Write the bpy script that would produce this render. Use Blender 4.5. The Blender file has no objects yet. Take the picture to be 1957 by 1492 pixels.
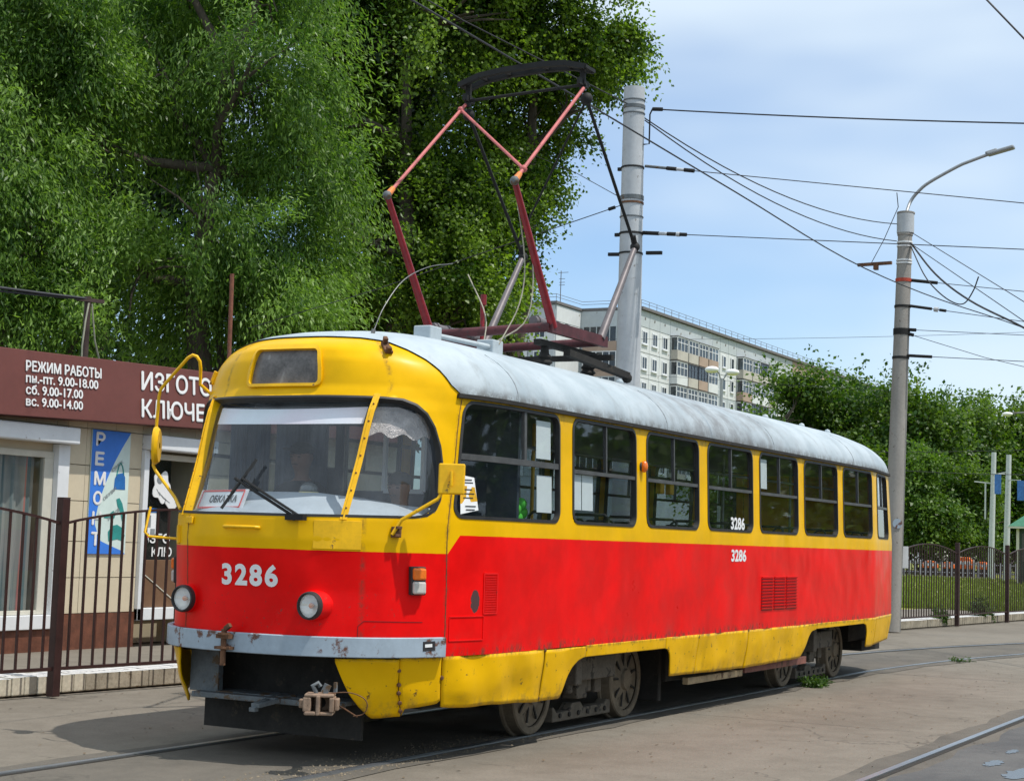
import bpy, bmesh, math, random
import numpy as np
from mathutils import Vector, Matrix
random.seed(7); RNG = np.random.default_rng(7)
SC = bpy.context.scene; COL = SC.collection
PI = math.pi
# ------------------------------------------------------------------ camera, sky, sun, exposure
cam_d = bpy.data.cameras.new('camera'); cam = bpy.data.objects.new('camera', cam_d); COL.objects.link(cam)
def cam_axes(yaw, pit, rol):
    f = Vector((math.cos(pit)*math.cos(yaw), math.cos(pit)*math.sin(yaw), math.sin(pit)))
    r0 = Vector((math.sin(yaw), -math.cos(yaw), 0)); u0 = r0.cross(f)
    return math.cos(rol)*r0+math.sin(rol)*u0, -math.sin(rol)*r0+math.cos(rol)*u0, f
_r, _u, _f = cam_axes(math.radians(28.105), math.radians(5.085), math.radians(1.892))
M = Matrix((( _r.x, _u.x, -_f.x, -9.543), (_r.y, _u.y, -_f.y, -7.178), (_r.z, _u.z, -_f.z, 1.596), (0, 0, 0, 1)))
cam.matrix_world = M
cam_d.sensor_width = 36; cam_d.lens = 3194.4/1957*36; cam_d.clip_end = 2000; cam_d.clip_start = .1
SC.camera = cam
SUN_DIR = Vector((.05, -.48, 1.0)).normalized()
EL = math.asin(SUN_DIR.z); AZ = math.atan2(SUN_DIR.x, SUN_DIR.y)
W = bpy.data.worlds.new('World'); SC.world = W; W.use_nodes = True
nt = W.node_tree; nt.nodes.clear()
sky = nt.nodes.new('ShaderNodeTexSky'); sky.sky_type = 'NISHITA'; sky.sun_disc = False
sky.sun_elevation = EL; sky.sun_rotation = AZ; sky.air_density = 1.0; sky.dust_density = .3; sky.ozone_density = 2.5
bg1 = nt.nodes.new('ShaderNodeBackground'); bg1.inputs[1].default_value = .135
tint = nt.nodes.new('ShaderNodeMix'); tint.data_type = 'RGBA'; tint.blend_type = 'MULTIPLY'; tint.inputs[0].default_value = 1; tint.inputs[7].default_value = (.88, .97, 1.06, 1)
nt.links.new(sky.outputs[0], tint.inputs[6]); nt.links.new(tint.outputs[2], bg1.inputs[0])
bg2 = nt.nodes.new('ShaderNodeBackground'); bg2.inputs[0].default_value = (.78, .90, 1.0, 1); bg2.inputs[1].default_value = .92
tc = nt.nodes.new('ShaderNodeTexCoord'); mp = nt.nodes.new('ShaderNodeMapping'); mp.inputs['Scale'].default_value = (1.0, 1.0, 3.2)
nt.links.new(tc.outputs['Generated'], mp.inputs[0])
nz = nt.nodes.new('ShaderNodeTexNoise'); nz.inputs['Scale'].default_value = 1.7; nz.inputs['Detail'].default_value = 4; nz.inputs['Roughness'].default_value = .52
nt.links.new(mp.outputs[0], nz.inputs[0])
sep = nt.nodes.new('ShaderNodeSeparateXYZ'); nt.links.new(tc.outputs['Generated'], sep.inputs[0])
el = nt.nodes.new('ShaderNodeMapRange'); el.inputs[1].default_value = .02; el.inputs[2].default_value = .33; el.inputs[3].default_value = -.19; el.inputs[4].default_value = .22
nt.links.new(sep.outputs[2], el.inputs[0])
ad = nt.nodes.new('ShaderNodeMath'); ad.operation = 'ADD'; nt.links.new(nz.outputs[0], ad.inputs[0]); nt.links.new(el.outputs[0], ad.inputs[1])
cr = nt.nodes.new('ShaderNodeMapRange'); cr.interpolation_type = 'SMOOTHSTEP'
cr.inputs[1].default_value = .32; cr.inputs[2].default_value = .74; cr.inputs[3].default_value = .08; cr.inputs[4].default_value = .92
nt.links.new(ad.outputs[0], cr.inputs[0])
ms = nt.nodes.new('ShaderNodeMixShader'); out = nt.nodes.new('ShaderNodeOutputWorld')
nt.links.new(cr.outputs[0], ms.inputs[0]); nt.links.new(bg1.outputs[0], ms.inputs[1]); nt.links.new(bg2.outputs[0], ms.inputs[2])
nt.links.new(ms.outputs[0], out.inputs[0])
sd = bpy.data.lights.new('sun', 'SUN'); sd.energy = 3.3; sd.angle = math.radians(.6); sd.color = (1, .95, .87)
sun = bpy.data.objects.new('sun', sd); COL.objects.link(sun)
sun.rotation_euler = SUN_DIR.to_track_quat('Z', 'Y').to_euler(); sun.location = (0, -20, 40)
SC.view_settings.view_transform = 'Standard'; SC.view_settings.look = 'None'
SC.view_settings.exposure = .22; SC.view_settings.gamma = 1; SC.view_settings.use_curve_mapping = False
SC.render.engine = 'CYCLES'
SC.cycles.use_denoising = True
try: SC.cycles.denoiser = 'OPENIMAGEDENOISE'
except Exception: pass
SC.cycles.max_bounces = 6; SC.cycles.diffuse_bounces = 3; SC.cycles.glossy_bounces = 3; SC.cycles.transmission_bounces = 3; SC.cycles.transparent_max_bounces = 12
SC.cycles.caustics_reflective = False; SC.cycles.caustics_refractive = False

# ------------------------------------------------------------------ materials
def new_mat(name):
    m = bpy.data.materials.new(name); m.use_nodes = True; m.node_tree.nodes.clear()
    o = m.node_tree.nodes.new('ShaderNodeOutputMaterial')
    return m, m.node_tree, o
def nd(t, kind, **kw):
    n = t.nodes.new(kind)
    for k, v in kw.items():
        if k in n.inputs: n.inputs[k].default_value = v
        else: setattr(n, k, v)
    return n
def noise(t, vec, scale, detail=5, rough=.55, stretch=None):
    if stretch:
        mpp = nd(t, 'ShaderNodeMapping'); mpp.inputs['Scale'].default_value = stretch
        t.links.new(vec, mpp.inputs[0]); vec = mpp.outputs[0]
    n = nd(t, 'ShaderNodeTexNoise', Scale=scale, Detail=detail, Roughness=rough); t.links.new(vec, n.inputs['Vector']); return n.outputs[0]
def ramp(t, fac, a, b, lo=0., hi=1., smooth=True):
    r = nd(t, 'ShaderNodeMapRange'); r.interpolation_type = 'SMOOTHSTEP' if smooth else 'LINEAR'
    r.inputs[1].default_value = a; r.inputs[2].default_value = b; r.inputs[3].default_value = lo; r.inputs[4].default_value = hi
    t.links.new(fac, r.inputs[0]); return r.outputs[0]
def mixc(t, fac, a, b):
    m = nd(t, 'ShaderNodeMix', data_type='RGBA')
    for i, x in ((0, fac), (6, a), (7, b)):
        if hasattr(x, 'is_linked'): t.links.new(x, m.inputs[i])
        else: m.inputs[i].default_value = x if i == 0 else (*x, 1)
    return m.outputs[2]
def mth(t, op, a, b=None):
    m = nd(t, 'ShaderNodeMath', operation=op)
    for i, x in ((0, a), (1, b)):
        if x is None: continue
        if hasattr(x, 'is_linked'): t.links.new(x, m.inputs[i])
        else: m.inputs[i].default_value = x
    return m.outputs[0]
def bsdf(t, o, color, rough=.6, metal=0., bump=None, bstr=.2, bdist=.01, spec=.4):
    b = nd(t, 'ShaderNodeBsdfPrincipled'); b.inputs['Metallic'].default_value = metal
    b.inputs['Specular IOR Level'].default_value = spec
    if hasattr(color, 'is_linked'): t.links.new(color, b.inputs['Base Color'])
    else: b.inputs['Base Color'].default_value = (*color, 1)
    if hasattr(rough, 'is_linked'): t.links.new(rough, b.inputs['Roughness'])
    else: b.inputs['Roughness'].default_value = rough
    if bump is not None:
        bp = nd(t, 'ShaderNodeBump'); bp.inputs['Strength'].default_value = bstr; bp.inputs['Distance'].default_value = bdist
        t.links.new(bump, bp.inputs['Height']); t.links.new(bp.outputs[0], b.inputs['Normal'])
    t.links.new(b.outputs[0], o.inputs[0]); return b
def obj_vec(t): return nd(t, 'ShaderNodeTexCoord').outputs['Object']
MATS = {}
def plain(name, col, rough=.6, metal=0., var=.25, scale=6., bump=.15, spots=0., spot_col=(.10, .05, .03), spot_scale=9., spec=.4, streak=None, bdist=.006):
    """a worn surface: slow and fine colour noise, fine relief, optional blotches of rust or dirt"""
    if name in MATS: return MATS[name]
    m, t, o = new_mat(name); v = obj_vec(t)
    n1 = noise(t, v, scale, 6, .6, streak); n2 = noise(t, v, scale*7, 4, .6)
    f = mth(t, 'ADD', mth(t, 'MULTIPLY', n1, .7), mth(t, 'MULTIPLY', n2, .3))
    lo = tuple(c*(1-var) for c in col); hi = tuple(min(1, c*(1+var)) for c in col)
    c = mixc(t, ramp(t, f, .3, .7), lo, hi)
    if spots > 0:
        s = ramp(t, noise(t, v, spot_scale, 8, .68), .66-.16*spots, .72-.16*spots)
        c = mixc(t, s, c, spot_col)
    bsdf(t, o, c, rough, metal, f, bump, bdist, spec); MATS[name] = m; return m
def glass_mat(name, tint=(.62, .68, .68), dust_or_gleam=.10, dust_or_gleam_col=(.35, .36, .36), rough=.02, streak=(1, 1, 1), refl=.06):
    if name in MATS: return MATS[name]
    m, t, o = new_mat(name); v = obj_vec(t)
    tr = nd(t, 'ShaderNodeBsdfTransparent'); tr.inputs[0].default_value = (*tint, 1)
    gl = nd(t, 'ShaderNodeBsdfGlossy'); gl.inputs['Roughness'].default_value = rough; gl.inputs[0].default_value = (.95, .97, 1, 1)
    df = nd(t, 'ShaderNodeBsdfDiffuse'); df.inputs[0].default_value = (*dust_or_gleam_col, 1)
    lw = nd(t, 'ShaderNodeLayerWeight'); lw.inputs[0].default_value = .5; fr = mth(t, 'ADD', mth(t, 'MULTIPLY', mth(t, 'POWER', lw.outputs['Facing'], 5.), .92), refl)
    m1 = nd(t, 'ShaderNodeMixShader'); t.links.new(fr, m1.inputs[0]); t.links.new(tr.outputs[0], m1.inputs[1]); t.links.new(gl.outputs[0], m1.inputs[2])
    m2 = nd(t, 'ShaderNodeMixShader'); t.links.new(ramp(t, noise(t, v, 3., 6, .6, streak), .35, .8, dust_or_gleam*.25, dust_or_gleam), m2.inputs[0])
    t.links.new(m1.outputs[0], m2.inputs[1]); t.links.new(df.outputs[0], m2.inputs[2]); t.links.new(m2.outputs[0], o.inputs[0])
    MATS[name] = m; return m
YEL = (.83, .462, .001); RED = (.80, .004, .004)
def tram_paint():
    m, t, o = new_mat('tram_paint'); uv = nd(t, 'ShaderNodeUVMap').outputs[0]; v = obj_vec(t)
    sp = nd(t, 'ShaderNodeSeparateXYZ'); t.links.new(uv, sp.inputs[0]); s, z = sp.outputs[0], sp.outputs[1]
    thr = ramp(t, s, 1.57, 1.69, 1.478, 1.612, False)
    wob = mth(t, 'MULTIPLY', mth(t, 'SUBTRACT', noise(t, v, 9., 3), .5), .006)
    isy = mth(t, 'GREATER_THAN', mth(t, 'ADD', z, wob), thr)
    n1 = noise(t, v, 2.2, 6, .6); n2 = noise(t, v, 26., 5, .6); n3 = noise(t, v, 3.0, 7, .7, (1, 1, .25))
    red = mixc(t, ramp(t, n1, .3, .7), tuple(c*.86 for c in RED), tuple(min(1, c*1.12) for c in RED))
    yel = mixc(t, ramp(t, n1, .3, .7), tuple(c*.9 for c in YEL), tuple(min(1, c*1.06) for c in YEL))
    c = mixc(t, isy, red, yel)
    # faded chalky patches, thin vertical grime runs, scattered chips of dark primer
    c = mixc(t, ramp(t, n3, .62, .85, 0, .07), c, (.55, .20, .16))
    c = mixc(t, ramp(t, noise(t, v, 7., 7, .72, (1.6, 1.6, .16)), .64, .82, 0, .22), c, (.10, .07, .035))
    c = mixc(t, ramp(t, noise(t, v, 30., 6, .75), .715, .74, 0, .85), c, (.06, .045, .03))
    low = ramp(t, z, .72, 1.02, 1., 0.)
    grim = mth(t, 'MULTIPLY', low, ramp(t, noise(t, v, 5., 7, .7), .45, .8, 0, .45))
    c = mixc(t, grim, c, (.17, .08, .06))
    for s0 in (1.56, -.60, .88):
        near = ramp(t, mth(t, 'ABSOLUTE', mth(t, 'SUBTRACT', s, s0)), .0, .035, 1., 0.)
        c = mixc(t, mth(t, 'MULTIPLY', near, ramp(t, noise(t, v, 13., 7, .75), .40, .66, 0, .62)), c, (.09, .05, .035))
    edge = ramp(t, z, .765, .84, 1., 0.)
    c = mixc(t, mth(t, 'MULTIPLY', edge, ramp(t, noise(t, v, 16., 8, .75, (1, 1, .6)), .47, .62, 0, .8)), c, (.11, .05, .035))
    fr_ = mth(t, 'MULTIPLY', ramp(t, s, 1.4, 1.0), ramp(t, z, 1.45, 1.0))
    c = mixc(t, mth(t, 'MULTIPLY', fr_, ramp(t, noise(t, v, 34., 7, .78), .60, .66, 0, .75)), c, (.10, .06, .05))
    c = mixc(t, mth(t, 'MULTIPLY', mth(t, 'MULTIPLY', ramp(t, z, 2.50, 2.60), ramp(t, s, 1.45, 1.58)), ramp(t, noise(t, v, 9., 7, .75, (1, 1, .4)), .45, .65, 0, .5)), c, (.12, .085, .03))
    # bare grey patch on the left side low panel
    ps = mth(t, 'POWER', mth(t, 'DIVIDE', mth(t, 'SUBTRACT', s, 1.875), .055), 2.); pz = mth(t, 'POWER', mth(t, 'DIVIDE', mth(t, 'SUBTRACT', z, 1.14), .082), 2.)
    d = mth(t, 'ADD', mth(t, 'ADD', ps, pz), mth(t, 'MULTIPLY', mth(t, 'SUBTRACT', noise(t, v, 24., 4), .5), 1.8))
    c = mixc(t, ramp(t, d, 1.0, .8), c, (.09, .05, .05))
    bumpy = noise(t, v, 2.3, 1.5, .4)
    bsdf(t, o, c, ramp(t, n1, .2, .8, .26, .42), 0, bumpy, .5, .04, .13)
    MATS['tram_paint'] = m; return m
def skirt_paint():
    m, t, o = new_mat('skirt_paint'); v = obj_vec(t)
    n1 = noise(t, v, 2.4, 6, .6)
    c = mixc(t, ramp(t, n1, .3, .7), tuple(x*.92 for x in YEL), YEL)
    c = mixc(t, ramp(t, noise(t, v, 6., 8, .75, (1, 1, .5)), .60, .80, 0, .5), c, (.24, .15, .03))
    c = mixc(t, ramp(t, noise(t, v, 17., 8, .72), .62, .66, 0, .9), c, (.09, .05, .025))
    uv = nd(t, 'ShaderNodeUVMap').outputs[0]; su = nd(t, 'ShaderNodeSeparateXYZ'); t.links.new(uv, su.inputs[0])
    lowz = ramp(t, su.outputs[1], .52, .36); c = mixc(t, mth(t, 'MULTIPLY', lowz, ramp(t, noise(t, v, 9., 8, .75), .44, .68, 0, .6)), c, (.16, .11, .05))
    topz = ramp(t, su.outputs[1], .715, .75); c = mixc(t, mth(t, 'MULTIPLY', topz, ramp(t, noise(t, v, 12., 8, .75, (1, 1, .4)), .42, .62, 0, .75)), c, (.11, .065, .03))
    bsdf(t, o, c, .40, 0, noise(t, v, 2.6, 2), .5, .05, .15); MATS['skirt_paint'] = m; return m
def roof_paint():
    m, t, o = new_mat('roof_paint'); v = obj_vec(t)
    c = mixc(t, ramp(t, noise(t, v, 1.6, 6, .6), .3, .7), (.33, .39, .43), (.46, .52, .56))
    c = mixc(t, ramp(t, noise(t, v, 5., 9, .75, (1, .45, .45)), .50, .74, 0, .5), c, (.185, .18, .175))
    c = mixc(t, ramp(t, noise(t, v, 14., 8, .75), .64, .70, 0, .8), c, (.12, .10, .09))
    sx_ = nd(t, 'ShaderNodeSeparateXYZ'); t.links.new(v, sx_.inputs[0])
    c = mixc(t, mth(t, 'MULTIPLY', ramp(t, sx_.outputs[2], -.17, -.27), ramp(t, noise(t, v, 8., 8, .75), .36, .60, 0, .85)), c, (.12, .11, .10))
    soot = mth(t, 'MULTIPLY', ramp(t, sx_.outputs[0], -3.4, -1.2), ramp(t, sx_.outputs[0], 2.2, -.4))
    c = mixc(t, mth(t, 'MULTIPLY', soot, ramp(t, noise(t, v, 2.6, 8, .72), .38, .66, .15, .8)), c, (.15, .145, .145))
    bsdf(t, o, c, .55, 0, noise(t, v, 2.5, 4), .4, .03, .35); MATS['roof_paint'] = m; return m
def leaf_mat(name, a, b, tr=.32, trc=1.6, patch=.5):
    if name in MATS: return MATS[name]
    m, t, o = new_mat(name); g = nd(t, 'ShaderNodeNewGeometry'); v = obj_vec(t)
    at_ = nd(t, 'ShaderNodeAttribute', attribute_name='tone')
    f = mth(t, 'ADD', mth(t, 'MULTIPLY', at_.outputs['Fac'], .72), mth(t, 'MULTIPLY', noise(t, v, patch, 3), .28))
    c = mixc(t, ramp(t, f, .2, .8), a, b)
    p = nd(t, 'ShaderNodeBsdfPrincipled'); p.inputs['Roughness'].default_value = .42; p.inputs['Specular IOR Level'].default_value = .35
    t.links.new(c, p.inputs['Base Color'])
    tl = nd(t, 'ShaderNodeBsdfTranslucent'); sc_ = nd(t, 'ShaderNodeMix', data_type='RGBA', blend_type='MULTIPLY'); sc_.inputs[0].default_value = 1
    t.links.new(c, sc_.inputs[6]); sc_.inputs[7].default_value = (trc*1.0, trc*1.1, trc*.45, 1); t.links.new(sc_.outputs[2], tl.inputs[0])
    mx = nd(t, 'ShaderNodeMixShader'); mx.inputs[0].default_value = tr
    t.links.new(p.outputs[0], mx.inputs[1]); t.links.new(tl.outputs[0], mx.inputs[2]); t.links.new(mx.outputs[0], o.inputs[0])
    MATS[name] = m; return m
def asphalt(name, a, b, stain=(.07, .066, .06), patch=.35, grit=38., gstr=.6, rough=.85):
    m, t, o = new_mat(name); v = obj_vec(t)
    n1 = noise(t, v, patch, 7, .62); n2 = noise(t, v, grit, 4, .7); n3 = noise(t, v, 3.5, 7, .7)
    c = mixc(t, ramp(t, mth(t, 'ADD', mth(t, 'MULTIPLY', n1, .6), mth(t, 'MULTIPLY', n3, .4)), .34, .64), a, b)
    c = mixc(t, ramp(t, n2, .52, .74, 0, .6), c, stain)
    c = mixc(t, ramp(t, noise(t, v, 1.3, 9, .75), .60, .74, 0, .5), c, stain)
    vo = nd(t, 'ShaderNodeTexVoronoi', feature='DISTANCE_TO_EDGE', Scale=.42); 
    wv = nd(t, 'ShaderNodeVectorMath', operation='ADD'); nv = nd(t, 'ShaderNodeTexNoise', Scale=1.6, Detail=5.); t.links.new(v, nv.inputs['Vector'])
    t.links.new(v, wv.inputs[0]); t.links.new(nv.outputs[1], wv.inputs[1]); t.links.new(wv.outputs[0], vo.inputs['Vector'])
    crk = ramp(t, vo.outputs['Distance'], .003, .009, .4, 0.)
    crk = mth(t, 'MULTIPLY', crk, ramp(t, noise(t, v, .5, 3), .5, .6))
    c = mixc(t, crk, c, (.035, .033, .03))
    bsdf(t, o, c, rough, 0, mth(t, 'ADD', n2, mth(t, 'MULTIPLY', n3, .8)), gstr, .012, .3); MATS[name] = m; return m
tram_paint(); skirt_paint(); roof_paint()
asphalt('dusty_asphalt', (.150, .130, .104), (.212, .187, .153))
asphalt('track_asphalt', (.095, .086, .073), (.15, .133, .11), patch=.8, grit=45.)
asphalt('dark_asphalt', (.075, .075, .077), (.125, .122, .118), patch=.6)
glass_mat('cab_glass', (.92, .95, .97), .10, (.50, .55, .60), .02, (1.6, 1.6, .22), .045)
glass_mat('side_glass', (.84, .89, .90), .03, (.30, .32, .32)); glass_mat('off_glass', (.30, .36, .39), .05, (.2, .22, .22))
glass_mat('far_glass', (.25, .30, .34), .25, (.20, .22, .25), .05)
plain('gasket', (.030, .030, .030), .55, var=.3)
plain('steel_trim', (.16, .16, .16), .45, .5, spots=.5, spot_col=(.06, .045, .03))
plain('mullion', (.10, .10, .10), .45, .4)
plain('black_iron', (.012, .012, .012), .7)
plain('under_dark', (.022, .020, .018), .85, var=.4, spots=.4, spot_col=(.05, .04, .03))
plain('bogie_iron', (.105, .088, .068), .8, var=.35, scale=9, bump=.4, spots=.7, spot_col=(.03, .025, .02))
plain('wheel_iron', (.165, .132, .094), .75, .2, var=.3, scale=8, bump=.3, spots=.4, spot_col=(.05, .04, .03))
plain('grey_paint', (.33, .40, .47), .5, var=.12, scale=4, spots=.72, spot_col=(.13, .055, .035), spot_scale=4.5, bump=.2)
plain('grey_worn', (.12, .135, .145), .65, var=.3, spots=.8, spot_col=(.10, .06, .03))
plain('rust', (.13, .062, .032), .85, var=.5, scale=14, bump=.5)
plain('rust_light', (.27, .185, .13), .75, var=.35, scale=14, bump=.4, spots=.5)
plain('yellow_part', YEL, .42, var=.12, spots=.25, spot_scale=20)
plain('red_part', RED, .4, var=.12, spots=.2, spot_scale=20)
plain('panto_frame', (.085, .020, .024), .55, var=.35, spots=.4, spot_col=(.04, .03, .03))
plain('panto_red', (.22, .014, .020), .45, var=.25, spots=.2, spot_col=(.05, .02, .02))
plain('panto_pink', (.50, .13, .125), .55, var=.2, spots=.3, spot_col=(.12, .04, .04))
plain('panto_orange', (.72, .22, .05), .5, var=.2)
plain('panto_grey', (.17, .15, .155), .5, .3, var=.2)
plain('rope', (.36, .33, .26), .8)
plain('chrome', (.92, .92, .90), .22, .3, var=.05, bump=0)
plain('white_print', (.80, .80, .80), .5, var=.04)
plain('paper', (.84, .85, .86), .6, var=.04)
plain('amber', (.80, .17, .01), .2, var=.15, spec=.6)
plain('lamp_clear', (.55, .52, .48), .15, var=.15, spec=.6)
plain('cab_grey', (.44, .48, .52), .6, var=.08)
plain('cab_dark', (.028, .036, .055), .7, var=.3)
plain('curtain_blue', (.07, .09, .13), .8, var=.35, streak=(6, 6, .3))
plain('interior_wall', (.10, .11, .115), .6, var=.1)
plain('interior_floor', (.05, .045, .042), .7)
plain('seat_black', (.02, .02, .022), .5)
plain('seat_red', (.30, .03, .03), .6)
plain('pole_yellow', (.70, .38, .02), .4)
plain('red_line', (.75, .09, .08), .6, var=.05)
plain('black_print', (.025, .025, .028), .6, var=.05)
plain('skin', (.25, .13, .09), .55, var=.08, scale=20)
plain('cloth_black', (.016, .016, .020), .85, var=.3, scale=20)
plain('cloth_orange', (.80, .13, .02), .75, var=.15, scale=20)
plain('foil', (.42, .37, .35), .38, .4, var=.35, scale=14, bump=.9, bdist=.03)
# ------------------------------------------------------------------ building blocks
ORG = {}
def tag(o, label=None, cat=None, group=None, kind=None):
    if label: o['label'] = label
    if cat: o['category'] = cat
    if group: o['group'] = group
    if kind: o['kind'] = kind
    return o
def thing(name, label, cat, loc=(0, 0, 0), group=None, rz=0.):
    o = bpy.data.objects.new(name, None); COL.objects.link(o); o.location = loc; o.rotation_euler = (0, 0, rz); o.empty_display_size = .2
    ORG[o.name] = Vector(loc); return tag(o, label, cat, group)
def link(name, me, parent=None, loc=(0, 0, 0), rot=(0, 0, 0), scale=(1, 1, 1)):
    o = bpy.data.objects.new(name, me); COL.objects.link(o); o.parent = parent
    o.location = loc; o.rotation_euler = rot; o.scale = scale; return o
def dup(o, parent=None):
    c = o.copy(); COL.objects.link(c)
    if parent: c.parent = parent
    for ch in list(o.children): dup(ch, c)
    return c
def smooth_angle(me, ang=35):
    me.polygons.foreach_set('use_smooth', np.ones(len(me.polygons), dtype=bool))
    bm = bmesh.new(); bm.from_mesh(me); lim = math.radians(ang)
    for e in bm.edges:
        if len(e.link_faces) == 2 and e.calc_face_angle(0) > lim: e.smooth = False
    bm.to_mesh(me); bm.free()
def curve(pts, k=5):
    P = [Vector(p) for p in pts]; P = [P[0]*2-P[1]]+P+[P[-1]*2-P[-2]]; o = []
    for i in range(1, len(P)-2):
        for j in range(k):
            t = j/k; a, b, c, d = P[i-1:i+3]; o.append(.5*((2*b)+(c-a)*t+(2*a-5*b+4*c-d)*t*t+(3*b-a-3*c+d)*t**3))
    return o+[P[-2]]
class MB:
    def __init__(s): s.v = []; s.f = []; s.m = []
    def add(s, vs, fs, mi=0):
        n = len(s.v); s.v += [tuple(map(float, v)) for v in vs]; s.f += [tuple(i+n for i in f) for f in fs]; s.m += [mi]*len(fs); return s
    def hexa(s, p, mi=0):   # p: 4 bottom ccw, 4 top
        return s.add(p, [(3, 2, 1, 0), (4, 5, 6, 7), (0, 1, 5, 4), (1, 2, 6, 5), (2, 3, 7, 6), (3, 0, 4, 7)], mi)
    def box(s, a, b, mi=0):
        (x0, y0, z0), (x1, y1, z1) = a, b
        return s.hexa([(x0, y0, z0), (x1, y0, z0), (x1, y1, z0), (x0, y1, z0), (x0, y0, z1), (x1, y0, z1), (x1, y1, z1), (x0, y1, z1)], mi)
    def bar(s, p, q, w, h, mi=0, up=(0, 0, 1)):   # box along p->q
        p = Vector(p); q = Vector(q); d = (q-p).normalized(); u = Vector(up)
        if abs(d.dot(u)) > .98: u = Vector((1, 0, 0))
        a = d.cross(u).normalized()*w/2; b = a.cross(d).normalized()*h/2
        return s.hexa([p-a-b, p+a-b, q+a-b, q-a-b, p-a+b, p+a+b, q+a+b, q-a+b], mi)
    def tube(s, pts, r, n=10, mi=0, cap=True):
        pts = [Vector(p) for p in pts]; k = len(pts); rs = r if hasattr(r, '__len__') else [r]*k
        prev = None; rings = []
        for i, p in enumerate(pts):
            d = (pts[min(i+1, k-1)]-pts[max(i-1, 0)]).normalized()
            if prev is None:
                u = Vector((0, 0, 1)) if abs(d.z) < .9 else Vector((1, 0, 0)); a = d.cross(u).normalized()
            else: a = (prev-d*prev.dot(d)).normalized()
            prev = a; b = d.cross(a)
            rings.append([p+(a*math.cos(2*PI*j/n)+b*math.sin(2*PI*j/n))*rs[i] for j in range(n)])
        vs = [v for ring in rings for v in ring]; fs = []
        for i in range(k-1):
            for j in range(n): fs.append((i*n+j, i*n+(j+1) % n, (i+1)*n+(j+1) % n, (i+1)*n+j))
        if cap: fs.append(tuple(range(n))[::-1]); fs.append(tuple((k-1)*n+j for j in range(n)))
        return s.add(vs, fs, mi)
    def lathe(s, c, axis, prof, n=24, mi=0):   # prof: (dist along axis, radius)
        c = Vector(c); d = Vector(axis).normalized(); u = Vector((0, 0, 1)) if abs(d.z) < .9 else Vector((1, 0, 0))
        a = d.cross(u).normalized(); b = d.cross(a); vs = []; fs = []
        for h, r in prof: vs += [c+d*h+(a*math.cos(2*PI*j/n)+b*math.sin(2*PI*j/n))*max(r, 1e-4) for j in range(n)]
        for i in range(len(prof)-1):
            for j in range(n): fs.append((i*n+j, i*n+(j+1) % n, (i+1)*n+(j+1) % n, (i+1)*n+j))
        return s.add(vs, fs, mi)
    def prism(s, poly, d, mi=0):   # poly: list of 3d points, extruded by vector d
        n = len(poly); d = Vector(d); P = [Vector(p) for p in poly]
        return s.add(P+[p+d for p in P], [tuple(range(n))[::-1], tuple(range(n, 2*n))]+[(i, (i+1) % n, n+(i+1) % n, n+i) for i in range(n)], mi)
    def quad(s, a, b, c, d, mi=0): return s.add([a, b, c, d], [(0, 1, 2, 3)], mi)
    def ball(s, c, r, n=12, mi=0, sc=(1, 1, 1)):
        c = Vector(c); vs = []; fs = []; m = n//2
        for i in range(m+1):
            for j in range(n):
                th = PI*i/m; ph = 2*PI*j/n; vs.append((c.x+r*sc[0]*max(math.sin(th), 1e-3)*math.cos(ph), c.y+r*sc[1]*max(math.sin(th), 1e-3)*math.sin(ph), c.z+r*sc[2]*math.cos(th)))
        for i in range(m):
            for j in range(n): fs.append((i*n+j, (i+1)*n+j, (i+1)*n+(j+1) % n, i*n+(j+1) % n))
        return s.add(vs, fs, mi)
    def mesh(s, name, mats, smooth=None, o=(0, 0, 0)):
        me = bpy.data.meshes.new(name); o = Vector(o)
        me.from_pydata([(v[0]-o[0], v[1]-o[1], v[2]-o[2]) for v in s.v], [], s.f)
        mats = mats if isinstance(mats, (list, tuple)) else [mats]
        for m in mats: me.materials.append(MATS[m] if isinstance(m, str) else m)
        if len(mats) > 1: me.polygons.foreach_set('material_index', s.m)
        bm = bmesh.new(); bm.from_mesh(me); bmesh.ops.recalc_face_normals(bm, faces=bm.faces); bm.to_mesh(me); bm.free()
        if smooth: smooth_angle(me, smooth)
        return me
    def build(s, name, mats, parent=None, smooth=None, bevel=0., label=None, at=None):
        """vertices are in world coordinates; the object sits at its own box centre"""
        root = Vector((0, 0, 0)); p = parent
        while p is not None: root += p.location; p = p.parent
        A = np.array(s.v); c = Vector(A.min(0)+A.max(0))/2 if at is None else Vector(at)
        ob = link(name, s.mesh(name, mats, smooth, c), parent, c-root)
        if bevel:
            b = ob.modifiers.new('bevel', 'BEVEL'); b.width = bevel; b.segments = 2; b.limit_method = 'ANGLE'; b.angle_limit = math.radians(40)
        if label: ob['label'] = label
        return ob
def fast_mesh(name, V, Q, mat, smooth=False):
    """V (n,3) float, Q (m,4) or (m,3) int"""
    me = bpy.data.meshes.new(name); k = Q.shape[1]
    me.vertices.add(len(V)); me.vertices.foreach_set('co', np.ascontiguousarray(V, dtype=np.float32).ravel())
    me.loops.add(len(Q)*k); me.loops.foreach_set('vertex_index', np.ascontiguousarray(Q, dtype=np.int32).ravel())
    me.polygons.add(len(Q)); me.polygons.foreach_set('loop_start', np.arange(0, len(Q)*k, k, dtype=np.int32))
    if smooth: me.polygons.foreach_set('use_smooth', np.ones(len(Q), dtype=bool))
    me.update(calc_edges=True); me.materials.append(MATS[mat]); return me
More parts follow.
